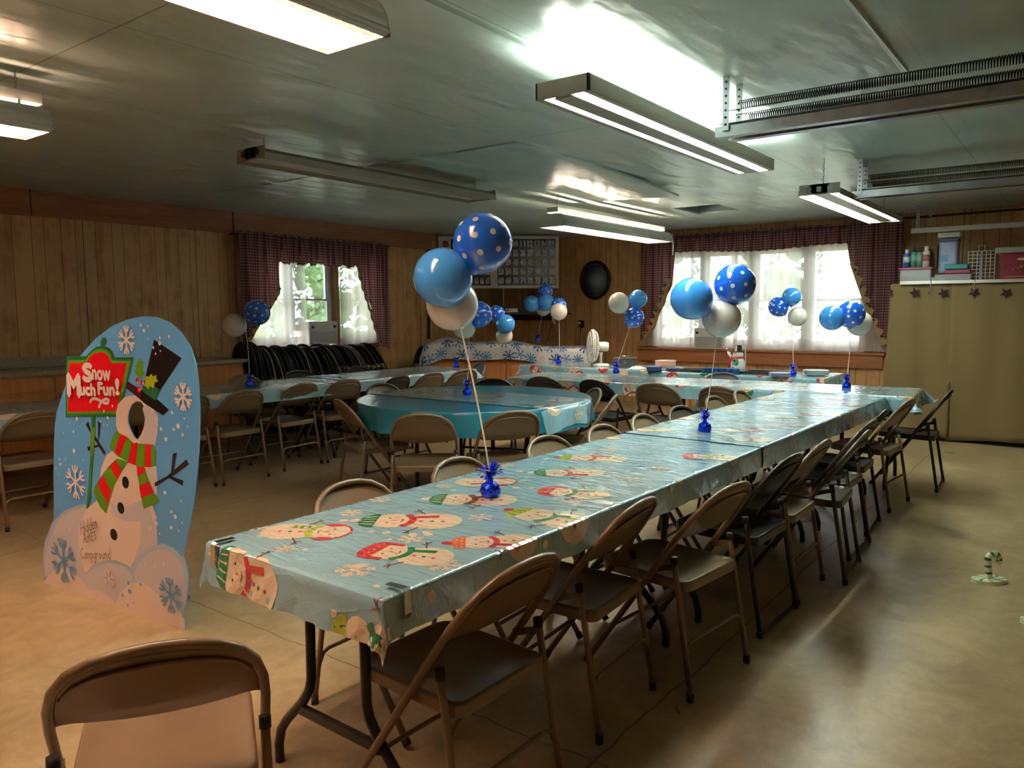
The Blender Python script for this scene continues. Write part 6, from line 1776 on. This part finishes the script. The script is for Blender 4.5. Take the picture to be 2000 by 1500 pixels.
for k in range(4): MB().sphere((-.08, -.105 + .07 * k, .10), .032, 12).build('foam_ball', M_WHITE, t)
for k in range(5): MB().box((-.08, -.11 + .055 * k, .04), (.05, .045, .05)).build('paint_pot', mat('pot_%d' % k, [(.02, .1, .3), (.03, .03, .03), (.5, .4, .1), (.3, .05, .05), (.05, .05, .05)][k], .4), t)
for k, (y, h, r, c, cc, lb) in enumerate(((1.625, .20, .034, (.03, .13, .42), (.7, .72, .75), 'blue and white craft bottle on the pink-lidded tub, leftmost'), (1.555, .22, .030, (.10, .27, .22), (.02, .02, .02), 'teal spray bottle with a black cap on the pink-lidded tub'), (1.50, .215, .028, (.12, .30, .25), (.02, .02, .02), 'second teal bottle with a black cap, beside the white one'), (1.435, .225, .037, (.62, .58, .52), (.72, .70, .68), 'white craft bottle on the pink-lidded tub'))):
    b = onshelf('craft_bottle', lb, 'bottle', 9.38, y, 0, SZ + .169)
    MB().lathe([(r, 0), (r, h * .72), (r * .8, h * .78)], 18).build('bottle', mat('bottle_%d' % k, c, .35), b)
    MB().lathe([(r * .55, h * .78), (r * .55, h), (.001, h)], 14).build('cap', mat('cap_%d' % k, cc, .35), b)
    MB().lathe([(r * 1.01, h * .3), (r * 1.01, h * .6)], 18).build('bottle_label', mat('label_%d' % k, [(.6, .65, .7), (.2, .4, .35), (.25, .45, .4), (.4, .12, .1)][k], .5), b)
bx = onshelf('brown_box', 'brown cardboard box with an open flap behind the craft bottles', 'box', 9.56, 1.50, 0, SZ + .169); MB().box((0, 0, .115), (.10, .30, .23)).build('carton', mat('carton_brown', (.16, .09, .05), .8), bx); MB().box((-.02, -.19, .25), (.10, .12, .006), rot=(R(-24), 0, 0)).build('flap', mat('carton_brown', (.16, .09, .05), .8), bx)
t = onshelf('snack_canister', 'tall translucent lilac canister with a white lid on the shelf', 'canister', 9.50, 1.235, 0, SZ + .10)
MB().box((0, 0, .175), (.17, .18, .35)).build('canister', mat('lilac_canister', (.26, .30, .48), .35), t, bevel=.025); MB().box((0, 0, .355), (.175, .185, .03)).build('collar', mat('navy_collar', (.05, .05, .2), .4), t, bevel=.006); MB().box((0, 0, .405), (.20, .21, .05)).build('lid', M_WHITE, t, bevel=.01)
m = MB().box((-.087, .035, .16), (.004, .07, .07)); m.build('print_patch', mat('blue_patch', (.05, .22, .42), .4), t)
t = onshelf('craft_case', 'flat clear plastic case under the stacked coloured cases', 'case', 9.43, 1.17); MB().box((0, 0, .045), (.22, .34, .085)).build('case', CLR, t, bevel=.01)
t = onshelf('craft_case', 'flat crimson case between the teal case and the clear one', 'case', 9.42, 1.13, 0, SZ + .09); MB().box((0, 0, .022), (.20, .24, .042)).build('case', mat('crimson_case', (.28, .03, .09), .4), t, bevel=.01)
t = onshelf('craft_case', 'flat teal case on top of the crimson case', 'case', 9.42, 1.145, 0, SZ + .134); MB().box((0, 0, .03), (.18, .22, .056)).build('case', mat('teal_case', (.02, .24, .26), .4), t, bevel=.012)
t = onshelf('small_tub', 'small clear box of yellow and pink bits in front of the clear case', 'storage tub', 9.335, 1.32); MB().box((0, 0, .03), (.05, .18, .06)).build('tub', CLR, t, bevel=.006); MB().box((0, .0, .035), (.03, .13, .03)).build('contents', mat('mixed_bits', (.45, .33, .15), .7, noise=.6, nscale=60), t)
t = onshelf('wire_rack', 'white wire display rack standing on the shelf', 'rack', 9.42, .925)
m = MB()
for k in range(7): m.tube([(0, -.12 + .04 * k, .02), (0, -.12 + .04 * k, .32)], .0035, 6)
for k in range(9): m.tube([(0, -.12, .02 + .0375 * k), (0, .12, .02 + .0375 * k)], .0035, 6)
m.tube([(-.01, -.025, .32), (-.01, -.025, .38), (-.01, .03, .38), (-.01, .03, .32)], .004, 6); m.box((0, 0, .01), (.16, .26, .02))
m.build('wire_grid', M_WHITE, t); MB().box((-.02, .0, .17), (.02, .025, .30)).build('grey_strip', mat('grey_strip', (.25, .3, .35), .5), t)
t = onshelf('craft_crate', 'crimson box of ornaments with a milky lid on the shelf', 'box', 9.46, .60)
MB().box((0, 0, .14), (.24, .30, .28)).build('crate', mat('crimson_crate', (.25, .006, .025), .45), t, bevel=.006); MB().box((0, .02, .315), (.26, .36, .06)).build('lid', mat('milky_lid', (.42, .43, .38), .4), t, bevel=.012)
m = MB(); rd = random.Random(8)
for k in range(26): m.sphere((-.122, -.12 + .24 * rd.random(), .09 + .07 * rd.random()), .010, 8)
m.build('ornament_picture', mat('gold_ornaments', (.45, .22, .06), .3, .5), t); MB().sphere((-.122, -.05, .22), .03, 12, sc=(.2, 2, .5)).build('leaf_print', mat('crate_print', (.6, .5, .42), .5), t)
m = MB(); m.box((-.1215, .01, .045), (.003, .19, .010)); m.build('print_band', mat('gold_line', (.45, .22, .06), .5), t)
t = onshelf('storage_tub', 'clear tub with a turquoise lid at the right edge of the shelf', 'storage tub', 9.40, .32); MB().box((0, 0, .075), (.20, .26, .15)).build('tub', CLR, t, bevel=.01); MB().box((0, 0, .16), (.22, .29, .02)).build('lid', mat('turquoise_lid', (.03, .30, .42), .4), t, bevel=.004); MB().box((-.02, 0, .06), (.14, .22, .09)).build('contents', mat('grey_bits', (.22, .24, .2), .7, noise=.6, nscale=40), t)
t = onshelf('storage_tub', 'clear lidded tub stacked on the turquoise-lidded one', 'storage tub', 9.42, .34, 0, SZ + .172); MB().box((0, 0, .07), (.18, .22, .14)).build('tub', CLR, t, bevel=.01); MB().box((0, 0, .15), (.20, .25, .018)).build('lid', mat('milky_lid', (.42, .43, .38), .4), t); MB().box((-.02, 0, .05), (.12, .18, .08)).build('contents', mat('orange_bits', (.45, .17, .08), .7, noise=.5, nscale=40), t)
t = onshelf('storage_tub', 'small clear jar topping the tubs at the right edge of the shelf', 'storage tub', 9.42, .33, 0, SZ + .333); MB().box((0, 0, .05), (.15, .17, .10)).build('tub', CLR, t, bevel=.01); MB().box((0, 0, .105), (.16, .18, .015)).build('lid', mat('dark_lid', (.04, .04, .06), .4), t)

# ------------------------------------------------------------------ candy cane ornaments on the floor
def candy(x, y, rz, label, scale=1.0):
    t = thing('candy_cane_stand', label, 'floor ornament', (x, y, 0), rz, 'painted candy cane stands')
    t.scale = (scale,) * 3
    W_, G_ = mat('cane_white', (.62, .66, .50), .5), mat('cane_green', (.02, .13, .05), .4)
    m = MB()
    n = 48; rr = [0.001, .02, .05, .075, .09]
    for i in range(n):
        a0, a1 = 2 * PI * i / n, 2 * PI * (i + 1) / n
        mi = 1 if (i // 2) % 6 == 0 else (2 if (i // 2) % 3 == 0 else 0)
        for k in range(4):
            q = lambda r_, a_: (r_ * math.cos(a_ + r_ * 6), r_ * .62 * math.sin(a_ + r_ * 6), .022 - .004 * (r_ / .09))
            m.add([q(rr[k], a0), q(rr[k + 1], a0), q(rr[k + 1], a1), q(rr[k], a1)], [(0, 1, 2, 3)], mi, False)
        b0, b1 = (.09 * math.cos(a0 + .54), .0558 * math.sin(a0 + .54)), (.09 * math.cos(a1 + .54), .0558 * math.sin(a1 + .54))
        m.add([(*b0, 0), (*b1, 0), (*b1, .018), (*b0, .018)], [(0, 1, 2, 3)], 0)
    m.build('base', [W_, G_, mat('cane_lime', (.30, .42, .10), .5)], t)
    P = [Vector((.0 - .0015 * k, 0, .02 + .012 * k)) for k in range(9)]
    top = P[-1]; cx_ = top + Vector((.030, 0, 0))
    for k in range(1, 13):
        a = PI - PI * 1.25 * k / 12; P.append(cx_ + Vector((.030 * math.cos(a), 0, .030 * math.sin(a) + .004)))
    for k in range(len(P) - 1):
        pass
    m = MB(); m.tube(P, .0165, 12)
    for i in range(len(m.f) - 2): m.m[i] = 1 if ((i // 12) + (i % 12) // 5) % 3 == 0 else 0
    m.build('cane', [W_, G_], t)
candy(4.62, .345, R(-50), 'green and white candy cane stand on the open floor at right', 1.0)
candy(4.14, .10, R(-50), 'second candy cane stand cut off by the right edge of the photo', 1.0)
st = MB(); st.tube([(0, 0, .004), (.05, .035, .004)], .0035, 6)
s_ = st.build('straw_piece', mat('red_straw', (.35, .04, .02), .5)); s_.location = (2.43, 1.09, 0); tag(s_, 'short red piece of straw lying on the floor near the chairs', 'litter')
